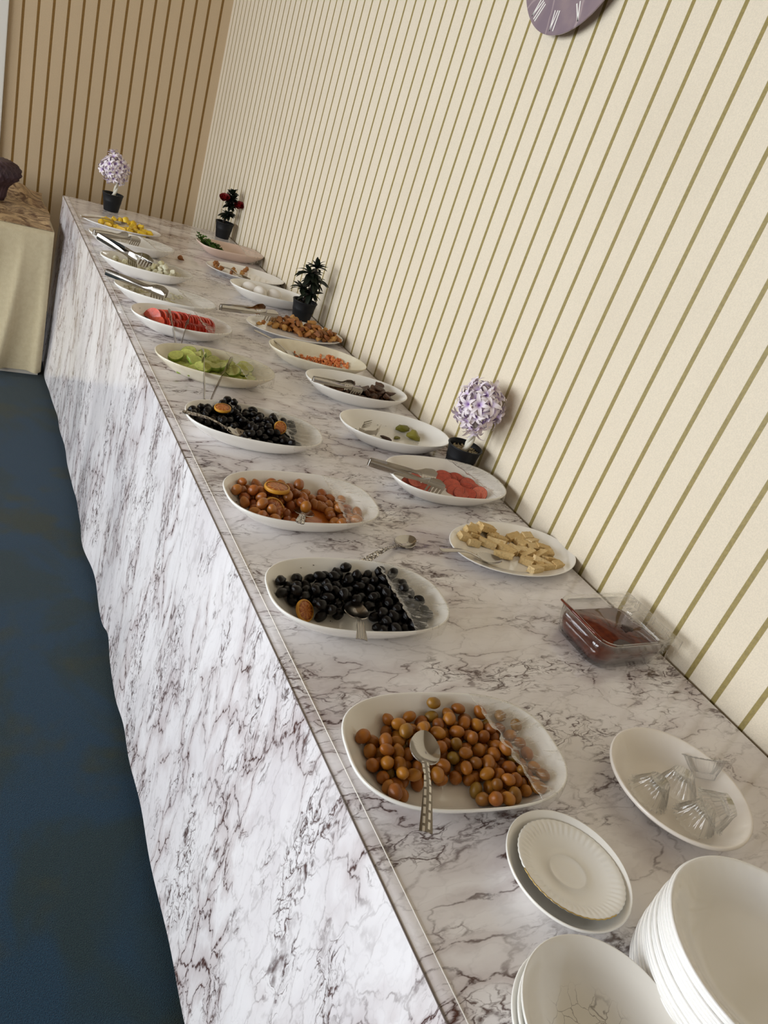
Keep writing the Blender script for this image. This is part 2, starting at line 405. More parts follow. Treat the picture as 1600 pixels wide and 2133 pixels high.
M_WOODB = plain('brown_wood', srgb(120, 84, 56), .5, nscale=20, ncol=srgb(96, 64, 42))
def clockface():
    t = NT('purple_grey_glass'); o = t.coord()
    w = t.vmath('ADD', o, t.vmath('MULTIPLY', t.vmath('SUBTRACT', t.noisec(o, 6, 3), (.5, .5, .5)), (.08, .08, 0)))
    e = t.mr(t.voro(w, 7), .0, .03, 1, 0)
    c = t.mix(t.mr(t.noise(o, 9, 4), .35, .65), srgb(126, 110, 122), srgb(146, 128, 132))
    c = t.mix(t.math('MULTIPLY', e, .45), c, srgb(196, 178, 176))
    t.set(Base_Color=c, Roughness=.16, Coat_Weight=.6); return t.m
M_CLOCK = clockface()
M_NUM = plain('white_print', srgb(238, 234, 228), .4)
M_HAND = plain('dark_clock_hand', srgb(40, 30, 32), .3)

# ------------------------------------------------------------------ the room
def struct(name, m, mat, parent=None):
    o = obj(name, m, parent, mat)
    if parent is None: o['kind'] = 'structure'
    return o
struct('floor', boxes([(LX - .1, WX + .1, YN - .1, YB + .1, -.1, 0)]), M_CARPET)
struct('ceiling', boxes([(LX - .1, WX + .1, YN - .1, YB + .1, CH, CH + .1)]), M_CEIL)
struct('wall_right', boxes([(WX, WX + .1, YN - .1, YB + .1, 0, CH)]), M_WALLR)
struct('wall_back', boxes([(-.224, WX, YB, YB + .1, 0, CH)]), M_WALLB_SHADED)
struct('wall_back_plain', boxes([(LX, -.224, YB + .0, YB + .1, 0, CH)]), M_PLASTER)
struct('wall_front', boxes([(LX, WX, YN - .1, YN, 0, CH)]), M_PLASTER)
lw = [(LX - .1, LX, YN, YB, 0, WZ0), (LX - .1, LX, YN, YB, WZ1, CH)]
ys = [YN] + [y for w in WIN for y in w] + [YB]
for a, b in zip(ys[0::2], ys[1::2]): lw.append((LX - .1, LX, a, b, WZ0, WZ1))
struct('wall_left', boxes(lw), M_PLASTER)
for i, (ya, yb) in enumerate(WIN):
    w = []
    for y in (ya, (ya + yb) / 2 - .025, yb - .05): w.append((LX - .08, LX - .02, y, y + .05, WZ0, WZ1))
    for z in (WZ0, WZ1 - .05): w.append((LX - .08, LX - .02, ya, yb, z, z + .05))
    struct('window_%d' % (i + 1), boxes(w), M_WHITE)
struct('trim_1', boxes([(-.275, -.224, YB - .022, YB, 0, 2.1)], .004), M_WHITE)
struct('door_1', boxes([(-1.1, -.275, YB - .012, YB, 0, 2.05)], .003), M_WHITE)

# ------------------------------------------------------------------ buffet table and its marble vinyl cloth
YS = -0.75
tb = thing('buffet_table', 'long brown wooden buffet table hidden under the marble-print vinyl cloth', 'table', (0, 0, 0))
obj('tabletop', boxes([(.004, .742, YS + .01, YT - .006, T0 - .03, T0 - .004)], .003), tb, M_WOODB)
for x in (.03, .70):
    for y in (YS + .06, .40, 1.56, 2.6, YT - .06):
        obj('leg', boxes([(x - .02, x + .02, y - .02, y + .02, 0, T0 - .03)], .003), tb, M_WOODB)

def build_cloth():
    rng = random.Random(4)
    NY = 260
    ysl = [YS + (YT - YS) * i / NY for i in range(NY + 1)]
    folds = [(rng.uniform(YS, YT), rng.uniform(.05, .16), rng.uniform(-.012, .018)) for _ in range(26)]
    folds += [(2.05, .10, .03), (2.28, .07, -.02), (1.62, .12, .012), (3.55, .12, .03)]
    def hemx(y): return .016 + .006 * math.sin(2.1 * y + .5) + sum(a * math.exp(-((y - c) / w) ** 2) for c, w, a in folds) * .30
    def hemz(y): return .026 + .005 * math.sin(2.3 * y + 1) + .003 * math.sin(7.3 * y) + .0015 * math.sin(31 * y) + .03 * math.exp(-((y - 1.56) / .05) ** 2)
    cross = [('t', .744, T0 - .0035)]
    cross += [('t', x, T0) for x in (.740, .60, .45, .30, .15, .06, .019)] + [('t', .0025, T0 - .0008), ('t', .0, T0 - .003)]
    NS = 26
    vs_, uvs = [], []
    for y in ysl:
        row, arc, prev = [], 0., None
        hx, hz = hemx(y), hemz(y)
        for k, (q, x, z) in enumerate(cross): row.append((x, y, z))
        for k in range(1, NS + 1):
            f = k / NS
            z = (T0 - .003) + (hz - T0 + .003) * f
            amp = f ** 1.3
            w = hx * amp + .0035 * math.sin(7 * y + 6 * f) * f * (1 - f) * 4 * .6 + .0022 * math.sin(23 * y + 2 * math.sin(3 * f)) * f * f
            row.append((-w, y, z))
        for p in row:
            if prev is not None: arc += math.dist(p, prev)
            prev = p; vs_.append(p); uvs.append((arc, y))
    n = len(cross) + NS; fs = []
    for i in range(NY):
        for k in range(n - 1): fs.append((i * n + k, i * n + k + 1, (i + 1) * n + k + 1, (i + 1) * n + k))
    # far end drop
    base = len(vs_)
    far = [NY * n + k for k in range(n)]
    for k in range(len(cross)):
        x, y, z = vs_[far[k]]; vs_.append((x, y + .004, z - .004)); uvs.append((uvs[far[k]][0], y + .005))
    b2 = len(vs_)
    for k in range(len(cross)):
        x, y, z = vs_[far[k]]; vs_.append((x, y + .012, .05)); uvs.append((uvs[far[k]][0], y + .7))
    for k in range(len(cross) - 1):
        fs.append((far[k], far[k + 1], base + k + 1, base + k)); fs.append((base + k, base + k + 1, b2 + k + 1, b2 + k))
    m = mesh_of('tablecloth', vs_, fs, True, M_MARBLE)
    ul = m.uv_layers.new(name='UVMap')
    for lp in m.loops: ul.data[lp.index].uv = uvs[lp.vertex_index]
    sharp(m, 40)
    o = obj('tablecloth', m); tag(o, 'white marble-print vinyl tablecloth with dark brown veins covering the long buffet table', 'tablecloth')
    v, f = tube([(.0195, YS, T0 + .0003), (.0195, YT, T0 + .0003)], .0008, 6); obj('seam', mesh_of('seam', v, f), o, M_SEAM_L)
    v, f = tube([(.0005, YS, T0 - .0012), (.0005, YT, T0 - .0010)], .0010, 6); obj('folded_edge', mesh_of('folded_edge', v, f), o, M_SEAM_D)
build_cloth()

# ------------------------------------------------------------------ side table at the back left
def side_table():
    X0, X1, Y0, Y1, ZT = -1.25, -.045, 3.39, 4.13, .643
    t = thing('side_table', 'low side table beneath the cream cloth at the back left', 'table', ((X0 + X1) / 2, Y0, 0))
    L = lambda l: [(a - (X0 + X1) / 2, b - (X0 + X1) / 2, c - Y0, d - Y0, e, f) for a, b, c, d, e, f in l]
    obj('tabletop', boxes(L([(X0 + .01, X1 - .01, Y0 + .012, Y1, ZT - .03, ZT - .004)]), .003), t, M_WOODB)
    obj('front_board', boxes(L([(X0 + .01, X1 - .008, Y0 + .014, Y0 + .03, 0.0, .12)])), t, M_WOOD)
    for x in (X0 + .05, X1 - .05):
        for y in (Y0 + .06, Y1 - .05): obj('leg', boxes(L([(x - .02, x + .02, y - .02, y + .02, 0, ZT - .03)])), t, M_WOODB)
    # cream cloth: top + front fall with soft folds
    rng = random.Random(2); vs_, fs = [], []
    NX, NZ = 120, 24
    rows = [(Y1 - .01, ZT), ((Y0 + Y1) / 2, ZT), (Y0 + .01, ZT), (Y0 + .001, ZT - .003)] + [(None, ZT - .003 - (ZT - .035) * k / NZ) for k in range(1, NZ + 1)]
    for i in range(NX + 1):
        x = X0 + (X1 - X0) * i / NX
        for (y, z) in rows:
            if y is None:
                f = (ZT - z) / ZT; d = (X1 - x)
                w = .026 * max(0, math.sin(52 * (X1 - x) * (1.35 - .6 * f) + .6)) ** 2 * f + .014 * math.sin(37 * (X1 - x) - 7 * f) * f * (1.1 - f) + .020 * f * math.exp(-((d - .10 * (1 + f)) / .045) ** 2) + .012 * f * math.exp(-((d - .02) / .03) ** 2)
                vs_.append((x, Y0 - w, z + .010 * math.sin(9 * x) * f))
            else: vs_.append((x, y, z))
    n = len(rows)
    for i in range(NX):
        for k in range(n - 1): fs.append((i * n + k, (i + 1) * n + k, (i + 1) * n + k + 1, i * n + k + 1))
    o = obj('cream_tablecloth', mesh_of('cream_tablecloth', vs_, fs), None, M_CLOTHC)
    tag(o, 'creased cream cloth hanging down the front of the low side table', 'tablecloth')
    # brown marbled cover, rumpled
    vs_, fs = [], []; NX, NY = 70, 46
    for i in range(NX + 1):
        for j in range(NY + 1):
            x = X0 + .02 + (X1 - X0 - .022) * i / NX; y = Y0 + .002 + (Y1 - .03 - Y0) * j / NY
            h = .004 + .045 * math.exp(-((y - 3.98) / .12) ** 2) * (1 / (1 + math.exp((x + .10) / .012))) + .006 * (1 + math.sin(22 * y + 5 * math.sin(6 * x))) * min(1, (y - Y0) / .1) * .5
            if j == 0: h = .003
            vs_.append((x + .008 * math.sin(14 * y) * (i / NX), y, ZT + h))
    for i in range(NX):
        for j in range(NY): a = i * (NY + 1) + j; fs.append((a, a + NY + 1, a + NY + 2, a + 1))
    m = mesh_of('brown_cover', vs_, fs); solid(m, .0015)
    tag(obj('brown_cover', m, None, M_BROWNM), 'rumpled brown marbled vinyl cover lying on the cream-clothed side table', 'cover')
    # dark ribbed object
    prof = [(.02, 0), (.05, .002), (.056, .02), (.06, .05), (.075, .075), (.098, .095), (.108, .115), (.106, .135), (.092, .152), (.07, .162), (.03, .166), (.005, .166)]
    v, f = lathe(prof, 144, lambda r, z, a, k: r * (1 + .09 * math.cos(24 * (a + 7 * z))))
    o = obj('ribbed_bowl', mesh_of('ribbed_bowl', v, f), None, M_PURPLE); o.location = (-.272, 3.72, ZT + .014)
    tag(o, 'dark purple ribbed bulging pot on the brown cover, cut by the left edge', 'pot')
side_table()

# ------------------------------------------------------------------ dishes
def dish_mesh(a, b, n, pin, pout, seg=80):
    vs_, fs = [(0, 0, pin[0][1])], []
    rows = [p for p in pin if p[0] > 0] + [p for p in pout if p[0] > 0]
    for (r, z) in rows:
        nn = 2.0 + (n - 2.0) * min(1, max(0, (r - .4) / .5))
        for i in range(seg):
            t = 2 * math.pi * i / seg; c, s = math.cos(t), math.sin(t)
            vs_.append((math.copysign(abs(c) ** (2 / nn), c) * a * r, math.copysign(abs(s) ** (2 / nn), s) * b * r, z))
    vs_.append((0, 0, pout[-1][1])); last = len(vs_) - 1
    for i in range(seg):
        j = (i + 1) % seg; fs.append((0, 1 + i, 1 + j))
        for k in range(len(rows) - 1): fs.append((1 + k * seg + i, 1 + (k + 1) * seg + i, 1 + (k + 1) * seg + j, 1 + k * seg + j))
        e = 1 + (len(rows) - 1) * seg; fs.append((e + j, e + i, last))
    return fix(mesh_of('dish', vs_, fs))
H = .042
DEEP_IN = [(0, .0055), (.30, .0055), (.54, .0057), (.64, .0072), (.72, .0115), (.80, .0185), (.88, .0275), (.95, .0370), (.970, .0398), (.984, H)]
DEEP_OUT = [(.997, H + .0004), (1.004, H - .0012), (.998, H - .0042), (.955, H - .0105), (.88, .0225), (.79, .0120), (.70, .0050), (.64, .0018), (.62, .0), (.59, .0), (.57, .002), (.3, .002), (0, .002)]
FLAT_IN = [(0, .005), (.35, .005), (.62, .0052), (.70, .0075), (.78, .0115), (.90, .0165), (.97, .0200), (.985, .0208)]
FLAT_OUT = [(.997, .0208), (1.0, .0198), (.99, .0182), (.90, .0128), (.78, .0075), (.69, .003), (.66, 0), (.62, 0), (.60, .0015), (0, .0015)]
DISH = {}
_mesh = {}
class Dish:
    def __init__(s, key, c, ang, kind='deep', a=.150, b=.0925, n=2.35, mat=None, label='', name='serving_dish', cat='dish', group=None):
        s.c = Vector((c[0], c[1], T0)); s.ang = R_(ang); s.a, s.b, s.n = a, b, n
        s.pin, s.pout = (DEEP_IN, DEEP_OUT) if kind == 'deep' else (FLAT_IN, FLAT_OUT)
        s.h = s.pin[-1][1]
        s.M = Matrix.Translation(s.c) @ Matrix.Rotation(s.ang, 4, 'Z')
        k = (kind, a, b, n)
        if k not in _mesh: _mesh[k] = dish_mesh(a, b, n, s.pin, s.pout)
        m = _mesh[k]
        if mat is not None and m.materials and m.materials[0] != mat: m = m.copy(); m.materials.clear()
        s.o = obj(name, m, None, mat); s.o.matrix_world = s.M; tag(s.o, label, cat, group)
        DISH[key] = s
    def rho(s, u, v): return (abs(u / s.a) ** s.n + abs(v / s.b) ** s.n) ** (1 / s.n)
    def surf(s, u, v): return interp(s.pin, s.rho(u, v))
    def loc(s, p):                       # world point -> dish frame
        return s.M.inverted() @ Vector(p)
    def px(s, u, v, z=.02):              # photograph position at height z -> dish frame (u, v)
        q = s.loc(at(u, v, z)); return q.x, q.y
    def rim(s, th, r=1.0):
        c, si = math.cos(th), math.sin(th)
        return math.copysign(abs(c) ** (2 / s.n), c) * s.a * r, math.copysign(abs(si) ** (2 / s.n), si) * s.b * r
W_ = M_CHINA
Dish('A', (0.155, 0.466), -8, n=2.75, mat=W_, label='white oval dish of brown-green olives, nearest of the front row', name='olive_dish')
Dish('B', (0.157, 0.775), -6, n=2.65, mat=W_, label='white oval dish of black olives with a ribbed-handled spoon', name='olive_dish')
Dish('C', (0.170, 1.066), -1, n=2.6, mat=W_, label='white oval dish of reddish spiced olives with lemon slices in orange oil', name='olive_dish')
Dish('D', (0.171, 1.374), -13, n=2.4, mat=W_, label='white oval dish heaped with black olives beside the cucumber dish', name='olive_dish')
Dish('E', (0.175, 1.720), -10, n=2.15, b=.096, mat=M_CREAMCH, label='white oval dish of peeled cucumber slices', name='cucumber_dish')
Dish('F', (0.159, 2.032), -6, n=2.15, a=.140, b=.096, mat=W_, label='white oval dish of sliced red tomatoes', name='tomato_dish')
Dish('G', (0.157, 2.253), -13, n=2.15, b=.088, mat=W_, label='white oval dish with thin cheese shreds, just beyond the tomatoes', name='cheese_dish')
Dish('H', (0.158, 2.565), -12, n=2.15, b=.088, mat=W_, label='white oval dish with crumbled white cheese lumps', name='cheese_dish')
Dish('I', (0.161, 2.880), -6, n=2.15, b=.088, mat=W_, label='empty white oval dish with tongs, between the cheese and the yellow fruit', name='empty_dish')
Dish('J', (.175, 3.202), -4, 'flat', a=.155, b=.094, n=2.0, mat=M_PLATE, label='flat white oval plate of yellow fruit at the far end', name='oval_plate', cat='plate')
Dish('L', (.603, .937), 2, 'flat', a=.158, b=.098, n=2.0, mat=M_PLATE, label='flat white oval plate of beige halva bars', name='oval_plate', cat='plate')
Dish('M', (0.574, 1.188), -3, n=2.5, b=.094, mat=W_, label='white oval dish of pink-red sausage slices beside the lilac potted tree', name='sausage_dish')
Dish('N', (0.563, 1.433), -6, n=2.15, b=.095, mat=W_, label='nearly empty white oval dish with a few pickles and small tongs', name='pickle_dish')
Dish('O', (0.573, 1.699), -9, n=2.15, b=.090, mat=W_, label='white oval dish of dark brown fried slices', name='fried_dish')
Dish('P', (0.538, 1.913), -13, n=2.15, b=.092, mat=M_CREAMCH, label='cream oval dish smeared with orange scrambled egg', name='egg_dish')
Dish('Q', (.574, 2.198), 3, 'flat', a=.172, b=.108, n=2.0, mat=M_PLATE, label='flat white oval plate of fried potato pieces', name='oval_plate', cat='plate')
Dish('R', (0.597, 2.548), -11, n=2.15, b=.092, mat=W_, label='white oval dish holding three white eggs', name='boiled_egg_dish')
Dish('S', (.594, 2.847), -4, 'flat', a=.158, b=.108, n=2.0, mat=M_PLATE, label='flat white oval plate with scattered fried leftovers', name='oval_plate', cat='plate')
Dish('T', (0.610, 3.145), 7, n=3.2, a=.142, b=.090, mat=M_PINK, label='pale pink rectangular dish with green leaves at the far end', name='salad_dish')

# ------------------------------------------------------------------ food helpers
def drop(d, pts, r, rng, surf=None, tries=1, placed=None, lim=.80):
    """rest balls of radius r on the dish and on one another; pts: list of (u, v) or a sampler"""
    placed = [] if placed is None else placed
    sf = surf or d.surf
    def rest(u, v, rr, near=None):
        z = max(sf(u + dx * rr, v + dy * rr) + rr * k for dx, dy, k in ((0, 0, 1), (.7, 0, .71), (-.7, 0, .71), (0, .7, .71), (0, -.7, .71)))
        for (pu, pv, pz, pr) in (placed if near is None else near):
            q = (u - pu) ** 2 + (v - pv) ** 2; s = rr + pr
            if q < s * s: z = max(z, pz + math.sqrt(s * s - q))
        return z
    out = []
    if callable(pts[0]):
        f, n = pts[0], pts[1]; ok = pts[2] if len(pts) > 2 else None
        for _ in range(n):
            rr = r * rng.uniform(.92, 1.08); best = None
            for _ in range(tries):
                u, v = f(rng); near = [p for p in placed if abs(p[0] - u) < .05 and abs(p[1] - v) < .05]
                z = rest(u, v, rr, near); st = rr * .55
                for _it in range(14):                       # roll downhill until it lies still
                    a0 = rng.uniform(0, 6.28); c = []
                    for k in range(5):
                        uu, w = u + st * math.cos(a0 + k * 1.2566), v + st * math.sin(a0 + k * 1.2566)
                        if ok and not ok(uu, w): continue
                        c.append((rest(uu, w, rr, near), uu, w))
                    m = min(c) if c else None
                    if m and m[0] < z - 1e-5: z, u, v = m
                    else:
                        st *= .5
                        if st < rr * .1: break
                if best is None or z < best[2]: best = (u, v, z, rr)
            placed.append(best); out.append(best)
    else:
        for (u, v) in pts:
            q = d.rho(u, v)
            if q > lim: u, v = u * lim / q, v * lim / q
            rr = r * rng.uniform(.95, 1.05); p = (u, v, rest(u, v, rr), rr); placed.append(p); out.append(p)
    return out
def scatter(d, name, meshes, pos, label, cat, group, rng, rot, scale=None, parts=None):
    res = []
    for i, (u, v, z, r) in enumerate(pos):
        m = meshes[i % len(meshes)]
        o = bpy.data.objects.new(name, m); COL.objects.link(o)
        s = scale(rng, r) if scale else (1, 1, 1)
        o.matrix_world = d.M @ Matrix.Translation((u, v, z)) @ rot(rng, i) @ Matrix.Diagonal((*s, 1))
        tag(o, label, cat, group); res.append(o)
        if parts:
            for (pn, pm) in parts: obj(pn, pm, o)
    return res
def rnd_rot(rng, i): return euler(rng.uniform(0, 6.28), rng.uniform(0, 6.28), rng.uniform(0, 6.28))
def flat_rot(t=.5): return lambda rng, i: euler(rng.uniform(-t, t), rng.uniform(-t, t), rng.uniform(0, 6.28))
def inreg(d, test, rmax=.84):
    def f(rng):
        while True:
            u, v = rng.uniform(-d.a, d.a), rng.uniform(-d.b, d.b)
            if d.rho(u, v) < rmax and test(u, v): return u, v
    return f
def olive_mesh(mat, wr=0.):
    ms = []
    for s in range(3):
        rg = random.Random(s); k = [Vector((rg.uniform(-1, 1), rg.uniform(-1, 1), rg.uniform(-1, 1))) * 3 for _ in range(5)]
        def f(c):
            w = 1 + sum(math.sin(c.dot(q) * 2.2) for q in k) * wr
            x, y, z = c * w
            z = z * 1.16 + (.05 if c.z > .93 else 0)
            return (x * .97, y * .97, z)
        m = ico(3, f); m.materials.append(mat); ms.append(m)
    return ms
sc_olive = lambda rng, r: (r * rng.uniform(.9, 1.0),) * 2 + (r * rng.uniform(.93, 1.06),)

# near olives
rng = random.Random(11)
d = DISH['A']
def tA(u, v):
    if v < -.030 and -.085 < u < .012: return False
    if u < -.075 and v > .03: return False
    return u > -.118
pos = drop(d, (inreg(d, tA, .86), 150, tA), .0086, rng, tries=2)
scatter(d, 'olive', olive_mesh(M_OLIVE, .012), pos, 'brown-green olive in the nearest white oval dish', 'olive', 'olives in the nearest dish', rng, rnd_rot, sc_olive)
POSA = pos
d = DISH['B']
def tB(u, v):
    if v < -.026 and -.095 < u < .022: return False
    if u < -.068 and v < .004: return False
    if v < -.004 and -.036 < u < .018: return False
    return True
posB = drop(d, (inreg(d, tB, .80), 132, tB), .0088, rng, tries=2)
scatter(d, 'black_olive', olive_mesh(M_OLIVEK, .03), posB, 'shiny black olive in the dish with the ribbed-handled spoon', 'olive', 'black olives in the nearer black-olive dish', rng, rnd_rot, sc_olive)
d = DISH['C']
def tC(u, v):
    if v < -.002 and -.035 < u < .055: return False
    return u < .125
posC = drop(d, (inreg(d, tC, .85), 80, tC), .0100, rng, tries=2)
scatter(d, 'spiced_olive', olive_mesh(M_OLIVEC, .02), posC, 'reddish spiced olive in the dish with lemon slices', 'olive', 'spiced olives with lemon', rng, rnd_rot, sc_olive)
d = DISH['D']
posD = drop(d, (inreg(d, lambda u, v: u < .085 and not (v < -.035 and u < -.03), .84), 190, lambda u, v: u < .09), .0089, rng, tries=1)
scatter(d, 'black_olive', olive_mesh(M_OLIVEK, .03), posD, 'shiny black olive heaped in the dish beside the cucumbers', 'olive', 'black olives in the farther black-olive dish', rng, rnd_rot, sc_olive)
def topz(pos, u, v, rad=.015, low=.012):
    z = low
    for (pu, pv, pz, pr) in pos:
        if (pu - u) ** 2 + (pv - v) ** 2 < rad * rad: z = max(z, pz + pr)
    return z

# orange oil in C
def pool(d, z, mat, name, label, cat, smin=.66, kind=None):
    n = 60; vs_ = [(0, 0, z)]; fs = []
    rr = next(q for q in [i / 400 for i in range(400)] if interp(d.pin, q) >= z) if z > d.pin[0][1] else smin
    for i in range(n): u, v = d.rim(2 * math.pi * i / n, rr - .006); vs_.append((u, v, z))
    for i in range(n): fs.append((0, 1 + i, 1 + (i + 1) % n))
    m = mesh_of(name, vs_, fs); o = obj(name, m, None, mat); o.matrix_world = d.M; return tag(o, label, cat, None, kind)
pool(DISH['C'], .0078, M_SAUCE, 'spiced_oil', 'thin pool of orange spiced oil under the lemon-slice olives', 'oil', kind='stuff')

# lemon slices
def lemon_meshes(r=.024, t=.007, half=False):
    n = 36; a1 = math.pi if half else 2 * math.pi
    def ringmesh(pr):
        return lathe(pr, 40, None, False)
    v, f = lathe([(r * .86, t / 2), (r * .97, t / 2), (r, t * .3), (r, -t * .3), (r * .97, -t / 2), (r * .86, -t / 2)], 40, None, False)
    rind = mesh_of('rind', v, f, True, M_RIND)
    v, f = lathe([(.001, t * .46), (r * .5, t * .47), (r * .88, t * .44), (r * .88, -t * .44), (.001, -t * .44)], 40)
    flesh = mesh_of('flesh', v, f, True, M_CITRUS); return rind, flesh
RIND, FLESH = lemon_meshes()
def lemon(d, u, v, z, rx, ry, label, s=1.0):
    t = thing('lemon_slice', label, 'lemon', mat=d.M @ Matrix.Translation((u, v, z)) @ euler(rx, ry, .4) @ Matrix.Scale(s, 4))
    obj('rind', RIND, t); obj('flesh', FLESH, t)
d = DISH['C']
u, v = d.px(573, 1031, .028); lemon(d, u, v, topz(posC, u, v, .020) + .002, -.10, .0, 'browned lemon slice lying flat on the spiced olives', 1.0)
u, v = d.px(568, 1066, .018); lemon(d, u, v, .023, .75, -.1, 'browned lemon slice leaning at the near rim of the spiced olives', .95)
d = DISH['D']
u, v = d.px(461, 863, .038); lemon(d, u, v, topz(posD, u, v, .018) + .001, .05, -.15, 'browned lemon slice on top of the heaped black olives', .75)
u, v = d.px(578, 912, .026); lemon(d, u, v, topz(posD, u, v, .012, .02) + .002, 1.1, -.4, 'orange lemon slice at the near rim of the heaped black olives', .6)
d = DISH['B']
lemon(d, -.092, -.022, .021, .75, .25, 'orange lemon wedge at the left end of the black olives', .72)

# cucumber
def slice_parts(r1, r2, t, n=26, seed=0, facet=0.):
    rg = random.Random(seed); k = [1 + rg.uniform(-facet, facet) for _ in range(n)]
    def ring(s, z): return [(math.cos(2 * math.pi * i / n) * r1 * s * k[i], math.sin(2 * math.pi * i / n) * r2 * s * k[i], z) for i in range(n)]
    vs_ = ring(.93, t / 2) + ring(1, t * .3) + ring(1, -t * .3) + ring(.93, -t / 2); fs = []
    for q in range(3):
        for i in range(n): j = (i + 1) % n; fs.append((q * n + i, (q + 1) * n + i, (q + 1) * n + j, q * n + j))
    fs.append(tuple(range(n))); fs.append(tuple(reversed(range(3 * n, 4 * n))))
    return vs_, fs
def two_mat(vs_, fs, side, face):
    m = mesh_of('slice', vs_, fs, True); m.materials.append(side); m.materials.append(face)
    m.polygons[len(fs) - 1].material_index = 1; m.polygons[len(fs) - 2].material_index = 1
    return sharp(fix(m), 40)
CUKE = [two_mat(*slice_parts(.0215, .0150, .0095, 14, s, .05), M_CUKER, M_CUKE) for s in range(4)]
d = DISH['E']
pos = drop(d, (inreg(d, lambda u, v: -.095 < u < .085, .66), 50, lambda u, v: -.10 < u < .09 and d.rho(u, v) < .68), .0122, rng, tries=2)
scatter(d, 'cucumber_slice', CUKE, pos, 'pale green peeled cucumber slice in the cucumber dish', 'cucumber', 'cucumber slices', rng, lambda r, i: euler(r.uniform(-.1, .9), r.uniform(-.6, .3), r.uniform(-.7, .7)))

# tomato slices: leaning rows of half-moons
def half_slice(r, t, n=16):
    vs_, fs = [], []
    out = [(math.cos(math.pi * i / n) * r, math.sin(math.pi * i / n) * r * .92) for i in range(n + 1)]
    for z in (t / 2, -t / 2): vs_ += [(x, y, z) for x, y in out]
    q = n + 1
    for i in range(n): fs.append((i, i + 1, q + i + 1, q + i))
    fs.append((n, 0, q, q + n))
    fs.append(tuple(range(q))); fs.append(tuple(reversed(range(q, 2 * q))))
    return two_mat(vs_, fs, M_TOMS, M_TOM)
TOM = [half_slice(.037, .006), half_slice(.033, .0055), half_slice(.027, .005)]
d = DISH['F']
def tom_row(u0, v0, u1, v1, n, mi, tilt, h0):
    for i in range(n):
        f = i / (n - 1); u = u0 + (u1 - u0) * f + rng.uniform(-.002, .002); v = v0 + (v1 - v0) * f + rng.uniform(-.003, .003)
        o = bpy.data.objects.new('tomato_slice', TOM[mi]); COL.objects.link(o)
        z = d.surf(u, v) + .0065 + h0
        yaw = R_(-66) + rng.uniform(-.12, .12)
        o.matrix_world = d.M @ Matrix.Translation((u, v, z)) @ Matrix.Rotation(yaw, 4, 'Z') @ Matrix.Rotation(R_(90) - tilt + rng.uniform(-.1, .1), 4, 'X')
        tag(o, 'red tomato half-slice in the tomato dish', 'tomato', 'tomato slices')
tom_row(-.082, .010, .000, .030, 11, 0, .5, .004)
tom_row(.000, .026, .068, .020, 12, 0, .45, .004)
tom_row(-.072, -.022, -.005, -.020, 8, 1, .55, .0)
tom_row(-.005, -.024, .066, -.024, 15, 2, .5, .003)
tom_row(.030, -.002, .070, -.002, 8, 1, .5, .002)

# cheeses
def lump_mesh(mat, seed, amp=.18, box=False, sub=2):
    rg = random.Random(seed); k = [Vector((rg.uniform(-1, 1), rg.uniform(-1, 1), rg.uniform(-1, 1))) * 2.4 for _ in range(6)]
    def f(c):
        q = Vector(c)
        if box: q = Vector([math.copysign(abs(x) ** .45, x) for x in c]) * .8
        return q * (1 + sum(math.sin(c.dot(w) * 2 + i) for i, w in enumerate(k)) * amp * .4)
    m = ico(sub, f); m.materials.append(mat); return sharp(m, 38) if box else m
CH = [lump_mesh(M_CHEESE, s, .22, s % 2 == 0) for s in range(5)]
d = DISH['H']
def rch(rg):
    if rg.random() < .2: return rg.gauss(-.085, .012), rg.gauss(.005, .012)
    return rg.gauss(.048, .022), rg.gauss(-.012, .020)
pos = drop(d, (rch, 62, lambda u, v: u < .10 and d.rho(u, v) < .7), .0095, rng)
scatter(d, 'cheese_lump', CH, pos, 'crumbled white cheese lump in the dish beyond the cheese shreds', 'cheese', 'white cheese lumps', rng, rnd_rot, lambda r, q: (q * r.uniform(1.0, 1.5), q * r.uniform(.9, 1.2), q * r.uniform(.8, 1.05)))
def strips(d, name, regions, mat, label, cat, w=.0022, ln=.03):
    vs_, fs = [], []
    for (cu, cv, su, sv, n) in regions:
        for _ in range(n):
            u = rng.gauss(cu, su); v = rng.gauss(cv, sv); a = rng.uniform(0, 6.28); z = d.surf(u, v) + .002 + .028 * rng.random() * math.exp(-((u - cu) / su) ** 2 / 2 - ((v - cv) / sv) ** 2 / 2); L = ln * rng.uniform(.5, 1.1); bend = rng.uniform(-1.2, 1.2)
            pts = []; x, y = u, v
            for q in range(5):
                if d.rho(x, y) > .86: break
                pts.append((x, y, max(z, d.surf(x, y) + .002) + .002 * math.sin(q * 1.5))); x += math.cos(a) * L / 5; y += math.sin(a) * L / 5; a += bend / 5
            if len(pts) < 3: continue
            b = len(vs_); V, F = tube(pts, w * rng.uniform(.6, 1.1), 5); vs_ += [tuple(p) for p in V]; fs += [tuple(b + i for i in q) for q in F]
    o = obj(name, mesh_of(name, vs_, fs), None, mat); o.matrix_world = d.M; return tag(o, label, cat, None, 'stuff')
d = DISH['G']
ua, va = d.px(377, 622, .015); ub, vb = d.px(277, 606, .012)
strips(d, 'cheese_shreds', [(ua, va + .012, .022, .014, 170), (ub, vb, .014, .010, 40), (0, 0, .03, .015, 20)], M_CHEESE, 'thin pale cheese shreds in the dish beyond the tomatoes', 'cheese')

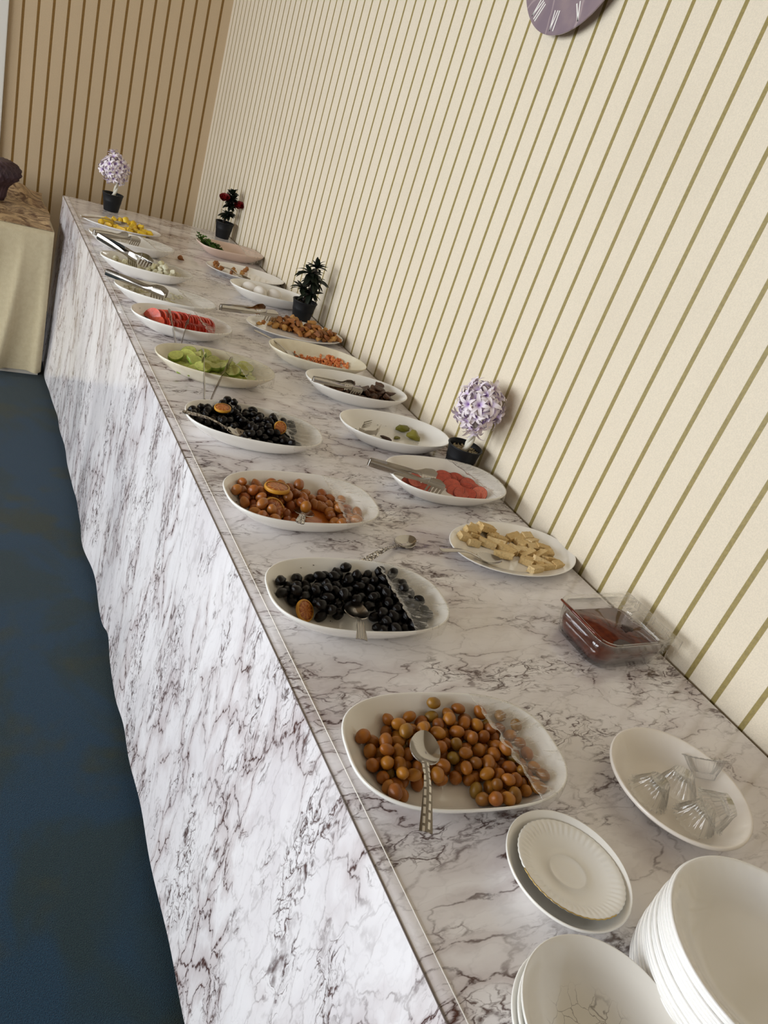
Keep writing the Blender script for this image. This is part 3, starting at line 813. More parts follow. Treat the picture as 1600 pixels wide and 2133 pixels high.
# yellow fruit
YM = [lump_mesh(M_YELLOW, s + 20, .25, s % 2 == 0) for s in range(5)]
d = DISH['J']
z1 = [(450, 880), (520, 872), (400, 885), (330, 897), (430, 932), (650, 930), (640, 890), (700, 960), (760, 975), (800, 1005), (830, 1030), (620, 990), (560, 985), (720, 1010), (780, 1040), (690, 990), (740, 945), (670, 960), (845, 1045), (480, 950), (640, 1015)]
pts = [d.px(150 + x * .1875, 290 + y * .1875, .020) for x, y in z1]
pos = drop(d, pts, .0080, rng)
scatter(d, 'yellow_fruit_piece', YM, pos, 'yellow fruit chunk on the far flat oval plate', 'fruit', 'yellow fruit chunks', rng, flat_rot(.6), lambda r, q: (q * r.uniform(1.9, 3.2), q * r.uniform(1.3, 1.9), q * r.uniform(1.0, 1.5)))

# halva bars
def bar_mesh(seed):
    rg = random.Random(seed); m = boxes([(-.019, .019, -.0075, .0075, -.0062, .0062)])
    b = bmesh.new(); b.from_mesh(m); bmesh.ops.subdivide_edges(b, edges=b.edges[:], cuts=3, use_grid_fill=True)
    for v in b.verts:
        e = abs(v.co.x) / .019
        v.co += Vector((rg.uniform(-.0016, .0016) * (e > .9), rg.uniform(-.0004, .0004), rg.uniform(-.0004, .0004)))
    b.to_mesh(m); b.free(); m.materials.append(M_HALVA); return m
HB = [bar_mesh(s) for s in range(5)]
d = DISH['L']
hz = [(735, 70, 0), (805, 72, -35), (755, 132, 5), (835, 118, -20), (825, 155, -10), (880, 62, 0), (905, 92, 5), (960, 105, 30), (920, 160, -35), (1000, 125, -30), (1055, 205, -50), (1105, 205, -55), (1035, 240, -30), (1100, 118, 10), (1150, 135, 30), (1170, 172, 20), (1230, 152, 15), (1150, 212, -15), (1200, 235, 10), (1195, 285, -40), (1245, 190, 5), (1310, 197, -5), (1285, 245, 20), (1335, 232, -10), (1360, 282, 0), (1250, 290, -35), (1325, 325, 0), (1400, 325, 5), (1255, 350, 10), (1295, 300, -30), (980, 160, -40), (1190, 120, 5)]
pts = [d.px(740 + x * .3, 1080 + y * .3, .016) for x, y, a in hz]
pos = drop(d, pts, .0066, rng)
for i, (p, q) in enumerate(zip(pos, hz)):
    o = bpy.data.objects.new('halva_bar', HB[i % 5]); COL.objects.link(o); s = .72 if q[0] < 860 or i % 4 == 3 else 1.0
    o.matrix_world = d.M @ Matrix.Translation(p[:3]) @ euler(rng.uniform(-.35, .35), rng.uniform(-.25, .25), R_(q[2] * 1.1) + rng.uniform(-.15, .15)) @ Matrix.Diagonal((s, 1.08, 1.08, 1))
    tag(o, 'crumbly beige halva bar on the flat plate nearest the glass dish', 'halva', 'halva bars')

# sausage slices
M_SAUSR = food('sausage_skin', [(142, 46, 34), (132, 40, 30)], .4, .05, 200)
SAUS = [two_mat(*slice_parts(.022, .0185, .0075, 28, s, .0), M_SAUSR, M_SAUS) for s in range(2)]
d = DISH['M']
z7 = [(490, 362), (520, 372), (560, 386), (600, 405), (800, 300), (850, 330), (800, 345), (930, 335), (985, 355), (1040, 390), (1080, 425), (1010, 430), (1060, 465), (1110, 480), (920, 445), (975, 470), (1030, 485), (1085, 492), (1130, 498), (880, 390)]
pts = [d.px(750 + x * .21875, 920 + y * .21875, .018) for x, y in z7]
pos = drop(d, pts, .0052, rng, lim=.60)
scatter(d, 'sausage_slice', SAUS, pos, 'pink-red sausage slice in the dish beside the lilac potted tree', 'sausage', 'sausage slices', rng, lambda r, i: euler(r.uniform(.25, .7), r.uniform(-.45, .1), r.uniform(-.5, .5)))

# pickles
d = DISH['N']
PK = [lump_mesh(M_PICK, s + 40, .3) for s in range(3)]
def one(d, name, m, px, z, sc, rot, label, cat, group=None):
    u, v = d.px(px[0], px[1], z); o = obj(name, m); o.matrix_world = d.M @ Matrix.Translation((u, v, d.surf(u, v) + sc[2] * .9)) @ euler(*rot) @ Matrix.Diagonal((*sc, 1)); return tag(o, label, cat, group)
one(d, 'pickle', PK[0], (837, 897), .012, (.017, .011, .009), (0, 0, .1), 'flat torn green pickle in the nearly empty dish', 'pickle')
one(d, 'pickle', PK[1], (861, 910), .012, (.016, .0135, .012), (.2, 0, -.1), 'plump green gherkin in the nearly empty dish', 'pickle')
one(d, 'pickle_strip', lump_mesh(M_DARKF, 91, .2), (804, 910), .012, (.017, .005, .004), (0, 0, -.5), 'thin brown pickled strip near the small tongs', 'pickle')
one(d, 'pickle_scrap', PK[2], (827, 911), .010, (.010, .006, .004), (0, 0, .2), 'small yellowish pickle scrap beside the gherkin', 'pickle')
one(d, 'pickle_scrap', lump_mesh(M_PICK, 93, .3), (741, 892), .02, (.010, .006, .005), (0, .4, .4), 'small brownish pickle scrap at the left end of the nearly empty dish', 'pickle')
def specks(d, n, mat, label, rmin, rmax, size, name='food_specks'):
    vs_, fs = [], []
    for _ in range(n):
        th = rng.uniform(0, 6.28); rr = rng.uniform(rmin, rmax); u, v = d.rim(th, rr); z = d.surf(u, v) + .0012
        s = size * rng.uniform(.4, 1.2); b = len(vs_)
        V = [(-1, -.6, 0), (.8, -.8, 0), (1, .5, .0), (-.6, .9, 0), (0, 0, .5)]
        a = rng.uniform(0, 6.28); ca, sa = math.cos(a), math.sin(a)
        vs_ += [(u + s * (x * ca - y * sa), v + s * (x * sa + y * ca), z + s * w) for x, y, w in V]
        fs += [(b, b + 1, b + 4), (b + 1, b + 2, b + 4), (b + 2, b + 3, b + 4), (b + 3, b, b + 4), (b + 3, b + 2, b + 1, b)]
    o = obj(name, mesh_of(name, vs_, fs, False), None, mat); o.matrix_world = d.M; return tag(o, label, 'crumbs', None, 'stuff')
specks(DISH['N'], 34, M_SPECK, 'dark specks on the inside of the nearly empty pickle dish', .3, .93, .0013)
specks(DISH['B'], 60, M_SPECK, 'dark specks on the inside of the black-olive dish with the ribbed spoon', .35, .93, .0012)
specks(DISH['C'], 40, M_SPECK, 'dark red pepper flakes in the spiced olive dish', .3, .90, .0018)
specks(DISH['F'], 26, M_SPECK, 'dark specks on the inside of the tomato dish', .75, .95, .0013)

# dark fried slices
DF = [lump_mesh(M_DARKF, s + 60, .35, s % 2 == 1) for s in range(5)]
d = DISH['O']
def ro(rg):
    if rg.random() < .2: return rg.uniform(-.10, -.03), rg.uniform(0, .04)
    return rg.uniform(-.015, .10), rg.gauss(-.002, .022)
pos = drop(d, (ro, 52, lambda u, v: d.rho(u, v) < .66), .0090, rng)
scatter(d, 'fried_slice', DF, pos, 'dark brown fried slice in the dish beside the scrambled egg', 'vegetable', 'dark fried slices', rng, flat_rot(.7), lambda r, q: (q * r.uniform(1.3, 2.0), q * r.uniform(1.1, 1.5), q * r.uniform(.6, .9)))

# scrambled egg
def scramble(d, regions, label):
    b = bmesh.new()
    for (cu, cv, su, sv, n, r0) in regions:
        for _ in range(n):
            u = rng.gauss(cu, su); v = rng.gauss(cv, sv)
            if d.rho(u, v) > .80: continue
            s = r0 * rng.uniform(.6, 1.3); h = math.exp(-((u - cu) / su) ** 2 / 2 - ((v - cv) / sv) ** 2 / 2)
            r = bmesh.ops.create_icosphere(b, subdivisions=1, radius=s)
            M = Matrix.Translation((u, v, d.surf(u, v) + s * .5 + rng.uniform(0, .010) * h)) @ euler(*[rng.uniform(0, 6.28) for _ in range(3)]) @ Matrix.Diagonal((1.4, .9, .7, 1))
            bmesh.ops.transform(b, matrix=M, verts=r['verts'])
    m = bpy.data.meshes.new('scramble'); b.to_mesh(m); b.free()
    for p in m.polygons: p.use_smooth = True
    o = obj('scrambled_egg', m, None, M_SCRAM); o.matrix_world = d.M; tag(o, label, 'egg', None, 'stuff')
d = DISH['P']
q = [d.px(440 + x * .2125, 620 + y * .2125, .015) for x, y in ((1290, 630), (1390, 670), (1060, 605), (680, 490), (960, 470), (850, 555), (1220, 600))]
scramble(d, [(*q[0], .026, .015, 260, .0050), (*q[1], .020, .012, 150, .0050), (*q[6], .02, .012, 110, .0046), (*q[2], .026, .012, 120, .0036), (*q[3], .013, .008, 46, .0036), (*q[4], .014, .010, 24, .0026), (*q[5], .014, .007, 26, .003)], 'orange scrambled egg with tomato smeared in the cream oval dish')

# potatoes
PT = [lump_mesh(M_POT, s + 80, .28, s % 3 != 0) for s in range(6)]
d = DISH['Q']
def rq(rg):
    while True:
        f = rg.random(); u = -.045 + .185 * f + rg.gauss(0, .012); v = .048 - .085 * f + rg.gauss(0, .022 - .008 * f)
        if d.rho(u, v) < .84: return u, v
pos = drop(d, (rq, 84, lambda u, v: abs(v - (.048 - .46 * (u + .045))) < .038), .0092, rng, tries=2)
pos += drop(d, [d.px(539, 678, .01), d.px(546, 680, .01), d.px(570, 679, .01)], .007, rng)
scatter(d, 'fried_potato', PT, pos, 'golden brown fried potato piece on the flat plate by the dark green plant', 'potato', 'fried potato pieces', rng, flat_rot(.8), lambda r, q: (q * r.uniform(1.2, 2.0), q * r.uniform(.85, 1.15), q * r.uniform(.75, 1.)))
# eggs
EG = ico(4, lambda c: (c.x * .0205, c.y * .0205, c.z * .0265 * (1 + .10 * (c.z > 0) * c.z))); EG.materials.append(M_EGG)
d = DISH['R']
for (x, y, w, rot) in ((518.5, 599, 'leftmost', (1.35, .2, 1.2)), (540.6, 608, 'middle', (1.4, 0, .4)), (570.6, 614, 'rightmost', (1.5, 0, 1.5))):
    u, v = d.px(x, y, .026); o = obj('egg', EG); o.matrix_world = d.M @ Matrix.Translation((u, v, max(d.surf(u, v), .006) + .0205)) @ euler(*rot)
    tag(o, '%s of the three white eggs in the oval dish' % w, 'egg', 'three white eggs')
# leftovers
d = DISH['S']
z3 = [(225, 900), (250, 912), (272, 930), (300, 945), (330, 952), (242, 890), (262, 905), (320, 940), (460, 945), (482, 972), (440, 985), (560, 992), (592, 962), (615, 957), (567, 978)]
pts = [d.px(400 + x * .1875, 380 + y * .1875, .018) for x, y in z3]; pos = drop(d, pts, .0058, rng)
scatter(d, 'fried_scrap', PT, pos, 'small golden fried scrap on the flat plate with leftovers', 'potato', 'fried scraps', rng, rnd_rot, lambda r, q: (q * r.uniform(1.3, 2.2), q * 1.3, q * 1.1))
# dropped crumb on the table
p = at(376, 539, .004); o = obj('fried_crumb', lump_mesh(M_POT, 99, .5)); o.matrix_world = Matrix.Translation((p.x, p.y, T0 + .0075)) @ Matrix.Diagonal((.012, .009, .008, 1)); tag(o, 'small reddish brown crumb dropped on the tablecloth between the dish rows', 'crumb')

# salad leaves
def leafm(L, W, cup=.3, mat=None, wav=0., n=8, bend=.5, seed=0):
    rg = random.Random(seed); vs_, fs, uv = [], [], []
    for i in range(n + 1):
        f = i / n; w = W * math.sin(math.pi * min(1, f * .93 + .05)) ** .8; a = bend * f
        x = L * f * math.cos(a * .5); z = -L * f * math.sin(a * .5) * 1.0
        for s in (-1, -.5, 0, .5, 1):
            vs_.append((x, s * w, z + cup * abs(s) * w + wav * math.sin(f * 17 + s * 5) * abs(s) * W)); uv.append((f, s))
    for i in range(n):
        for k in range(4): a = i * 5 + k; fs.append((a, a + 5, a + 6, a + 1))
    m = mesh_of('leaf', vs_, fs, True, mat); ul = m.uv_layers.new(name='UVMap')
    for lp in m.loops: ul.data[lp.index].uv = uv[lp.vertex_index]
    return m
HL = [leafm(.045, .014, .35, M_HERB, .5, 10, .4, s) for s in range(3)]
d = DISH['T']
for i in range(44):
    f = rng.random(); u, v = d.px(400 + .1875 * (70 + 270 * f + rng.gauss(0, 14)), 380 + .1875 * (650 + 105 * f + rng.gauss(0, 10)), .03)
    o = bpy.data.objects.new('salad_leaf', HL[i % 3]); COL.objects.link(o)
    u = max(-.118, min(.1, u)); v = max(-.06, min(.06, v))
    o.matrix_world = d.M @ Matrix.Translation((u, v, d.surf(u, v) + rng.uniform(.008, .034 - .014 * f))) @ euler(rng.uniform(-.6, .6), rng.uniform(-1.0, .2), rng.uniform(0, 6.28)) @ Matrix.Scale(rng.uniform(.5, .85), 4)
    tag(o, 'curly green salad leaf in the pale pink rectangular dish', 'leaf', 'salad leaves')

# ------------------------------------------------------------------ cling film
def film(key, pf, pn, label, seed, ext=.022, sag=.004, wr=.0022, nt=64, ns=20):
    """film over the right end of a dish; free edge runs from rim point near pf (far) to pn (near)"""
    d = DISH[key]; rg = random.Random(seed)
    def ang(p):
        u, v = d.px(p[0], p[1], d.h); return math.atan2(math.copysign(abs(v / d.b) ** (d.n / 2), v), math.copysign(abs(u / d.a) ** (d.n / 2), u))
    ta, tb_ = ang(pf), ang(pn)
    A, B = Vector(d.rim(ta, .995)), Vector(d.rim(tb_, .995))
    wv = [(rg.uniform(6, 60), rg.uniform(0, 6.28), rg.uniform(.3, 1)) for _ in range(9)]
    cr = [(rg.uniform(20, 70), rg.uniform(0, 6.28)) for _ in range(5)]
    vs_, uvs, fs = [], [], []
    NX = 6
    for i in range(nt + 1):
        t = i / nt; E0 = A.lerp(B, t); th = ta + (tb_ - ta) * t; Rm = Vector(d.rim(th, 1.0))
        rip = sum(a * math.sin(f * t + p) for f, p, a in wv) / 4
        jag = sum(math.sin(f * t + p) for f, p in cr) / 5
        for k in range(ns + NX + 1):
            if k <= ns:
                s = k / ns; q = E0.lerp(Rm, s); env = math.sin(math.pi * min(t, 1 - t) ** .5 * .7) if 0 < t < 1 else 0
                z = d.h + .0016 - sag * math.sin(math.pi * s) * math.sin(math.pi * t) + wr * rip * math.sin(math.pi * min(1, s + .12)) * env
                if k == 0: q = q + Vector((.006 * jag, 0)) * env; z += .004 * abs(jag) * env + .001
                if k == 1: q = q + Vector((.003 * jag, 0)) * env; z += .003 * env
                vs_.append((q.x, q.y, z))
            else:
                s = (k - ns) / NX; q = Rm * (1 + .018 * math.sin(s * 2.2) + .010 * s * rip); e = ext * (1 + .35 * rip)
                vs_.append((q.x, q.y, max(.004, d.h + .0016 - e * s ** 1.4)))
            uvs.append((t * 1.0, k / (ns + NX)))
    n = ns + NX + 1
    for i in range(nt):
        for k in range(n - 1): fs.append((i * n + k, i * n + k + 1, (i + 1) * n + k + 1, (i + 1) * n + k))
    m = mesh_of('cling_film', vs_, fs, True, M_FILM); ul = m.uv_layers.new(name='UVMap')
    for lp in m.loops: ul.data[lp.index].uv = uvs[lp.vertex_index]
    o = obj('cling_film', m); o.matrix_world = d.M; tag(o, label, 'cling film', 'cling films on the dishes')
film('A', (975, 1441), (1108, 1655), 'crinkled cling film over the right end of the nearest olive dish', 1)
film('B', (780, 1172), (862, 1312), 'crinkled cling film over the right end of the ribbed-spoon black-olive dish', 2, wr=.003)
film('C', (668, 992), (718, 1088), 'crinkled cling film over the right end of the spiced olive dish', 3, ext=.012)
film('D', (562, 856), (600, 922), 'crinkled cling film over the right end of the heaped black-olive dish', 4, ext=.012, wr=.003)
film('E', (467, 728), (506, 786), 'crinkled cling film over the right end of the cucumber dish', 5, ext=.025)
film('F', (400, 647), (440, 697), 'crinkled cling film over the right end of the tomato dish', 6, ext=.03, wr=.003)
film('G', (370, 598), (392, 634), 'crinkled cling film over the right end of the cheese shreds', 7, wr=.003)
film('H', (318, 541), (348, 571), 'crinkled cling film over the right end of the cheese lumps', 8, wr=.004)
film('I', (290, 492), (318, 518), 'bunched cling film over the right end of the empty dish', 9, wr=.005)
film('M', (928, 954), (1018, 1030), 'crinkled cling film over the right end of the sausage dish', 10, ext=.034, wr=.003)
film('T', (490, 512), (508, 530), 'crinkled cling film over the right end of the pale pink dish', 11, ext=.03, wr=.003)

# ------------------------------------------------------------------ spoons
def spoon_meshes(L=.17, bl=.058, bw=.039, hm=None, endw=.0085, square=False):
    n, R = 32, 7; vs_, fs = [(0, 0, -.0095)], []
    for k in range(1, R + 1):
        r = k / R
        for i in range(n):
            t = 2 * math.pi * i / n; c, s = math.cos(t), math.sin(t)
            x = bl / 2 * c * r; y = bw / 2 * s * r * (1 - .16 * c * r)
            vs_.append((x, y, -.0095 * (1 - r * r)))
    for i in range(n):
        j = (i + 1) % n; fs.append((0, 1 + i, 1 + j))
        for k in range(R - 1): fs.append((1 + k * n + i, 1 + (k + 1) * n + i, 1 + (k + 1) * n + j, 1 + k * n + j))
    bowl = solid(mesh_of('bowl', vs_, fs), .0011); bowl.materials.append(M_STEEL)
    vs_, fs = [], []; N = 22; x0, x1 = -bl / 2 + .003, -(L - bl / 2)
    for i in range(N + 1):
        f = i / N; x = x0 + (x1 - x0) * f
        w = .0042 * (1 - f) + endw * f if f > .12 else .0055 - .0013 * f / .12
        if f > .2: w = .0032 + (endw - .0032) * ((f - .2) / .8) ** .85
        if not square and f > .93: w *= math.sqrt(max(.05, 1 - ((f - .93) / .075) ** 2))
        z = .0005 + .010 * math.sin(min(1, f / .5) * math.pi / 2) - .010 * max(0, f - .45) ** 1.5
        for s in (-1, -.5, 0, .5, 1): vs_.append((x, s * w, z + .0010 * (1 - s * s)))
    for i in range(N):
        for k in range(4): a = i * 5 + k; fs.append((a, a + 5, a + 6, a + 1))
    hd = solid(mesh_of('handle', vs_, fs), .0016); hd.materials.append(hm or M_STEEL)
    return bowl, hd
SP = {}
def spoon(bc, he, label, hm=None, square=False, L=None, roll=0., up=(0, 0, 1), endw=.0085):
    bc, he = Vector(bc), Vector(he); ln = (bc - he).length + .029 if L is None else L
    key = (round(ln, 3), hm.name if hm else '', square)
    if key not in SP: SP[key] = spoon_meshes(ln, hm=hm, square=square, endw=endw)
    t = thing('spoon', label, 'spoon', mat=axes(bc - he, up, bc) @ Matrix.Rotation(roll, 4, 'X'))
    obj('bowl', SP[key][0], t); obj('handle', SP[key][1], t); return t
def spa(p, zp, q, zq, label, **k): return spoon(at(p[0], p[1], zp), at(q[0], q[1], zq), label, **k)
spa((886, 1556), .050, (883, 1742), .056, 'steel serving spoon with block-pattern handle lying on the nearest olives', hm=M_STEELB, square=True, endw=.0075)
spa((742, 1270), .033, (751, 1340), .049, 'steel spoon with ribbed handle in the nearer black-olive dish', hm=M_STEELR, square=True)
spa((634, 1066), .026, (622, 1097), .052, 'steel spoon holding one olive in the spiced olive dish', hm=M_STEELF)
spa((500, 902), .038, (378, 862), .052, 'steel spoon with engraved handle across the heaped black olives', hm=M_STEELF)
spa((846, 1127), .008, (748, 1181), .004, 'steel spoon with engraved handle lying loose on the tablecloth', hm=M_STEELF, L=.19)
spa((1020, 1163), .018, (914, 1150), .022, 'plain steel spoon resting on the rim of the halva plate')
spa((252, 464), .030, (169, 455), .030, 'steel spoon lying on the yellow fruit plate')
spa((612, 740), .014, (519, 686), .046, 'steel spoon leaning out of the scrambled egg dish', L=.165)
spa((508, 577), .014, (470, 562), .014, 'steel spoon on the flat plate with fried leftovers', L=.13)
# the olive in spoon C
p = at(637, 1056, .034); o = obj('spiced_olive', olive_mesh(M_OLIVE)[0]); o.matrix_world = Matrix.Translation(p) @ Matrix.Scale(.0105, 4); tag(o, 'single greenish olive lying in the bowl of a spoon', 'olive')

# ------------------------------------------------------------------ tongs
def arm_mesh(side, L=.235, spread=.032, tines=5):
    """one arm lying on its side: x along the arm, z its width, y across the gap"""
    b = bmesh.new(); S = side
    def ypos(x):
        f = x / L; return S * (.007 + spread * f ** 1.2)
    xs = [0.0, .004, .03, .06, .09, .12, .140, .152, .163, .174, .184]
    ht = [(-.010, .010), (-.011, .011), (-.011, .011), (-.0108, .0108), (-.0100, .0100), (-.0085, .0085), (-.0065, .0065), (-.0055, .0058), (-.0060, .0075), (-.0068, .0120), (-.0070, .0165)]
    prev = None
    for x, (z0, z1) in zip(xs, ht):
        row = []
        for k in range(5):
            f = k / 4; z = z0 + (z1 - z0) * f; bow = .0022 * (1 - (2 * f - 1) ** 2) if x < .13 else .0012 * (1 - (2 * f - 1) ** 2)
            row.append(b.verts.new((x, ypos(x) + S * bow, z)))
        if prev:
            for k in range(4): b.faces.new((prev[k], row[k], row[k + 1], prev[k + 1]))
        prev = row
    # head plate and tines
    X0, X1 = .184, L; tw = (X1 - X0) / (tines + (tines - 1) * .8); gap = tw * .8
    ex = []
    for i in range(tines): a = X0 + i * (tw + gap); ex += [a, a + tw]
    zr = lambda x: .0165 + .003 * math.sin(math.pi * (x - X0) / (X1 - X0)) - .012 * max(0, (x - X0) / (X1 - X0) - .6) ** 1.2 * 2
    cols = []
    for x in ex:
        zs = [-.0070, .0, .007, zr(x)]
        cols.append([b.verts.new((x, ypos(x) + S * (.0055 * math.sin(math.pi * (z + .02) / .045) - .001), z)) for z in zs])
    for c0, c1 in zip(cols, cols[1:]):
        for k in range(3): b.faces.new((c0[k], c1[k], c1[k + 1], c0[k + 1]))
    for k in range(3):  # join neck
        pass
    nb = [b.verts.new((X0 - .0001, v.co.y, v.co.z)) for v in cols[0]]
    for k in range(3): b.faces.new((nb[k], cols[0][k], cols[0][k + 1], nb[k + 1]))
    for i in range(0, len(ex), 2):
        top = [cols[i][0], cols[i + 1][0]]
        for z, inw in ((-.013, .001), (-.021, .0035), (-.0265, .0065), (-.0285, .008)):
            sq = .28 if z < -.027 else 0
            xa, xb = ex[i] + tw * sq, ex[i + 1] - tw * sq
            nw = [b.verts.new((xa, ypos(xa) - S * inw, z)), b.verts.new((xb, ypos(xb) - S * inw, z))]
            b.faces.new((top[0], nw[0], nw[1], top[1])); top = nw
    bmesh.ops.recalc_face_normals(b, faces=b.faces)
    m = bpy.data.meshes.new('arm'); b.to_mesh(m); b.free()
    for p in m.polygons: p.use_smooth = True
    solid(m, .0015); m.materials.append(M_STEEL); return m
ARM = [arm_mesh(-1), arm_mesh(1)]
def butt_mesh():
    vs_, fs = [], []; n = 10
    for i in range(n + 1):
        t = math.pi * i / n
        for z in (-.010, 0, .010): vs_.append((-.0045 * math.sin(t), -.0075 * math.cos(t), z))
    for i in range(n):
        for k in range(2): a = i * 3 + k; fs.append((a, a + 3, a + 4, a + 1))
    m = solid(mesh_of('spring_end', vs_, fs), .0013); m.materials.append(M_STEEL); return m
BUTT = butt_mesh()
def tongs(p, zp, q, zq, label, roll=0., L=None, up=(0, 0, 1)):
    A, B = at(p[0], p[1], zp), at(q[0], q[1], zq); s = ((B - A).length / .235) if L is None else L / .235
    t = thing('serving_tongs', label, 'tongs', mat=axes(B - A, up, A) @ Matrix.Rotation(roll, 4, 'X') @ Matrix.Scale(s, 4))
    obj('arm', ARM[0], t); obj('arm', ARM[1], t); obj('spring_end', BUTT, t); return t
tongs((770, 962), .053, (918, 1004), .040, 'steel slotted tongs resting in the sausage dish', roll=-.05)
tongs((653, 789), .052, (746, 808), .042, 'steel slotted tongs resting among the dark fried slices', roll=-.05)
tongs((460, 640), .046, (566, 650), .046, 'steel slotted tongs propped on the fried potato plate', roll=-.05)
tongs((196, 484), .053, (280, 497), .043, 'steel slotted tongs lying in the empty dish', roll=-.05)
tongs((206, 492), .064, (302, 546), .050, 'steel slotted tongs resting on the crumbled white cheese', roll=-.05)
tongs((221, 566), .060, (346, 614), .045, 'steel slotted tongs resting on the cheese shreds', roll=-.05)
tongs((431, 838), .012, (452, 740), .060, 'steel tongs standing over the near rim of the cucumber dish')
tongs((371, 726), .012, (374, 652), .060, 'steel tongs standing over the near rim of the tomato dish')
# small claw tongs
def claw_tongs():
    d = DISH['N']; A = at(752, 900, .028); B = at(795, 884, .026)
    t = thing('small_tongs', 'small bright claw tongs in the nearly empty pickle dish', 'tongs', mat=axes(B - A, (0, 0, 1), A))
    for S in (-1, 1):
        b = bmesh.new(); prev = None
        for x, y, w in ((0, .006, .007), (.015, .010, .0065), (.03, .016, .006), (.042, .019, .006), (.048, .020, .010)):
            row = [b.verts.new((x, S * y, z)) for z in (-w, 0, w)]
            if prev:
                for k in range(2): b.faces.new((prev[k], row[k], row[k + 1], prev[k + 1]))
            prev = row
        for i in range(4):
            z0 = -.010 + i * .0052; v = [b.verts.new((.048, S * .020, z0)), b.verts.new((.048, S * .020, z0 + .0042)), b.verts.new((.076, S * .013, z0 + .0028 + .004)), b.verts.new((.076, S * .013, z0 + .0016 + .004))]
            b.faces.new(v)
        bmesh.ops.recalc_face_normals(b, faces=b.faces); m = bpy.data.meshes.new('arm'); b.to_mesh(m); b.free(); solid(m, .0011); obj('arm', m, t, M_STEEL)
    obj('spring_end', BUTT, t)
claw_tongs()

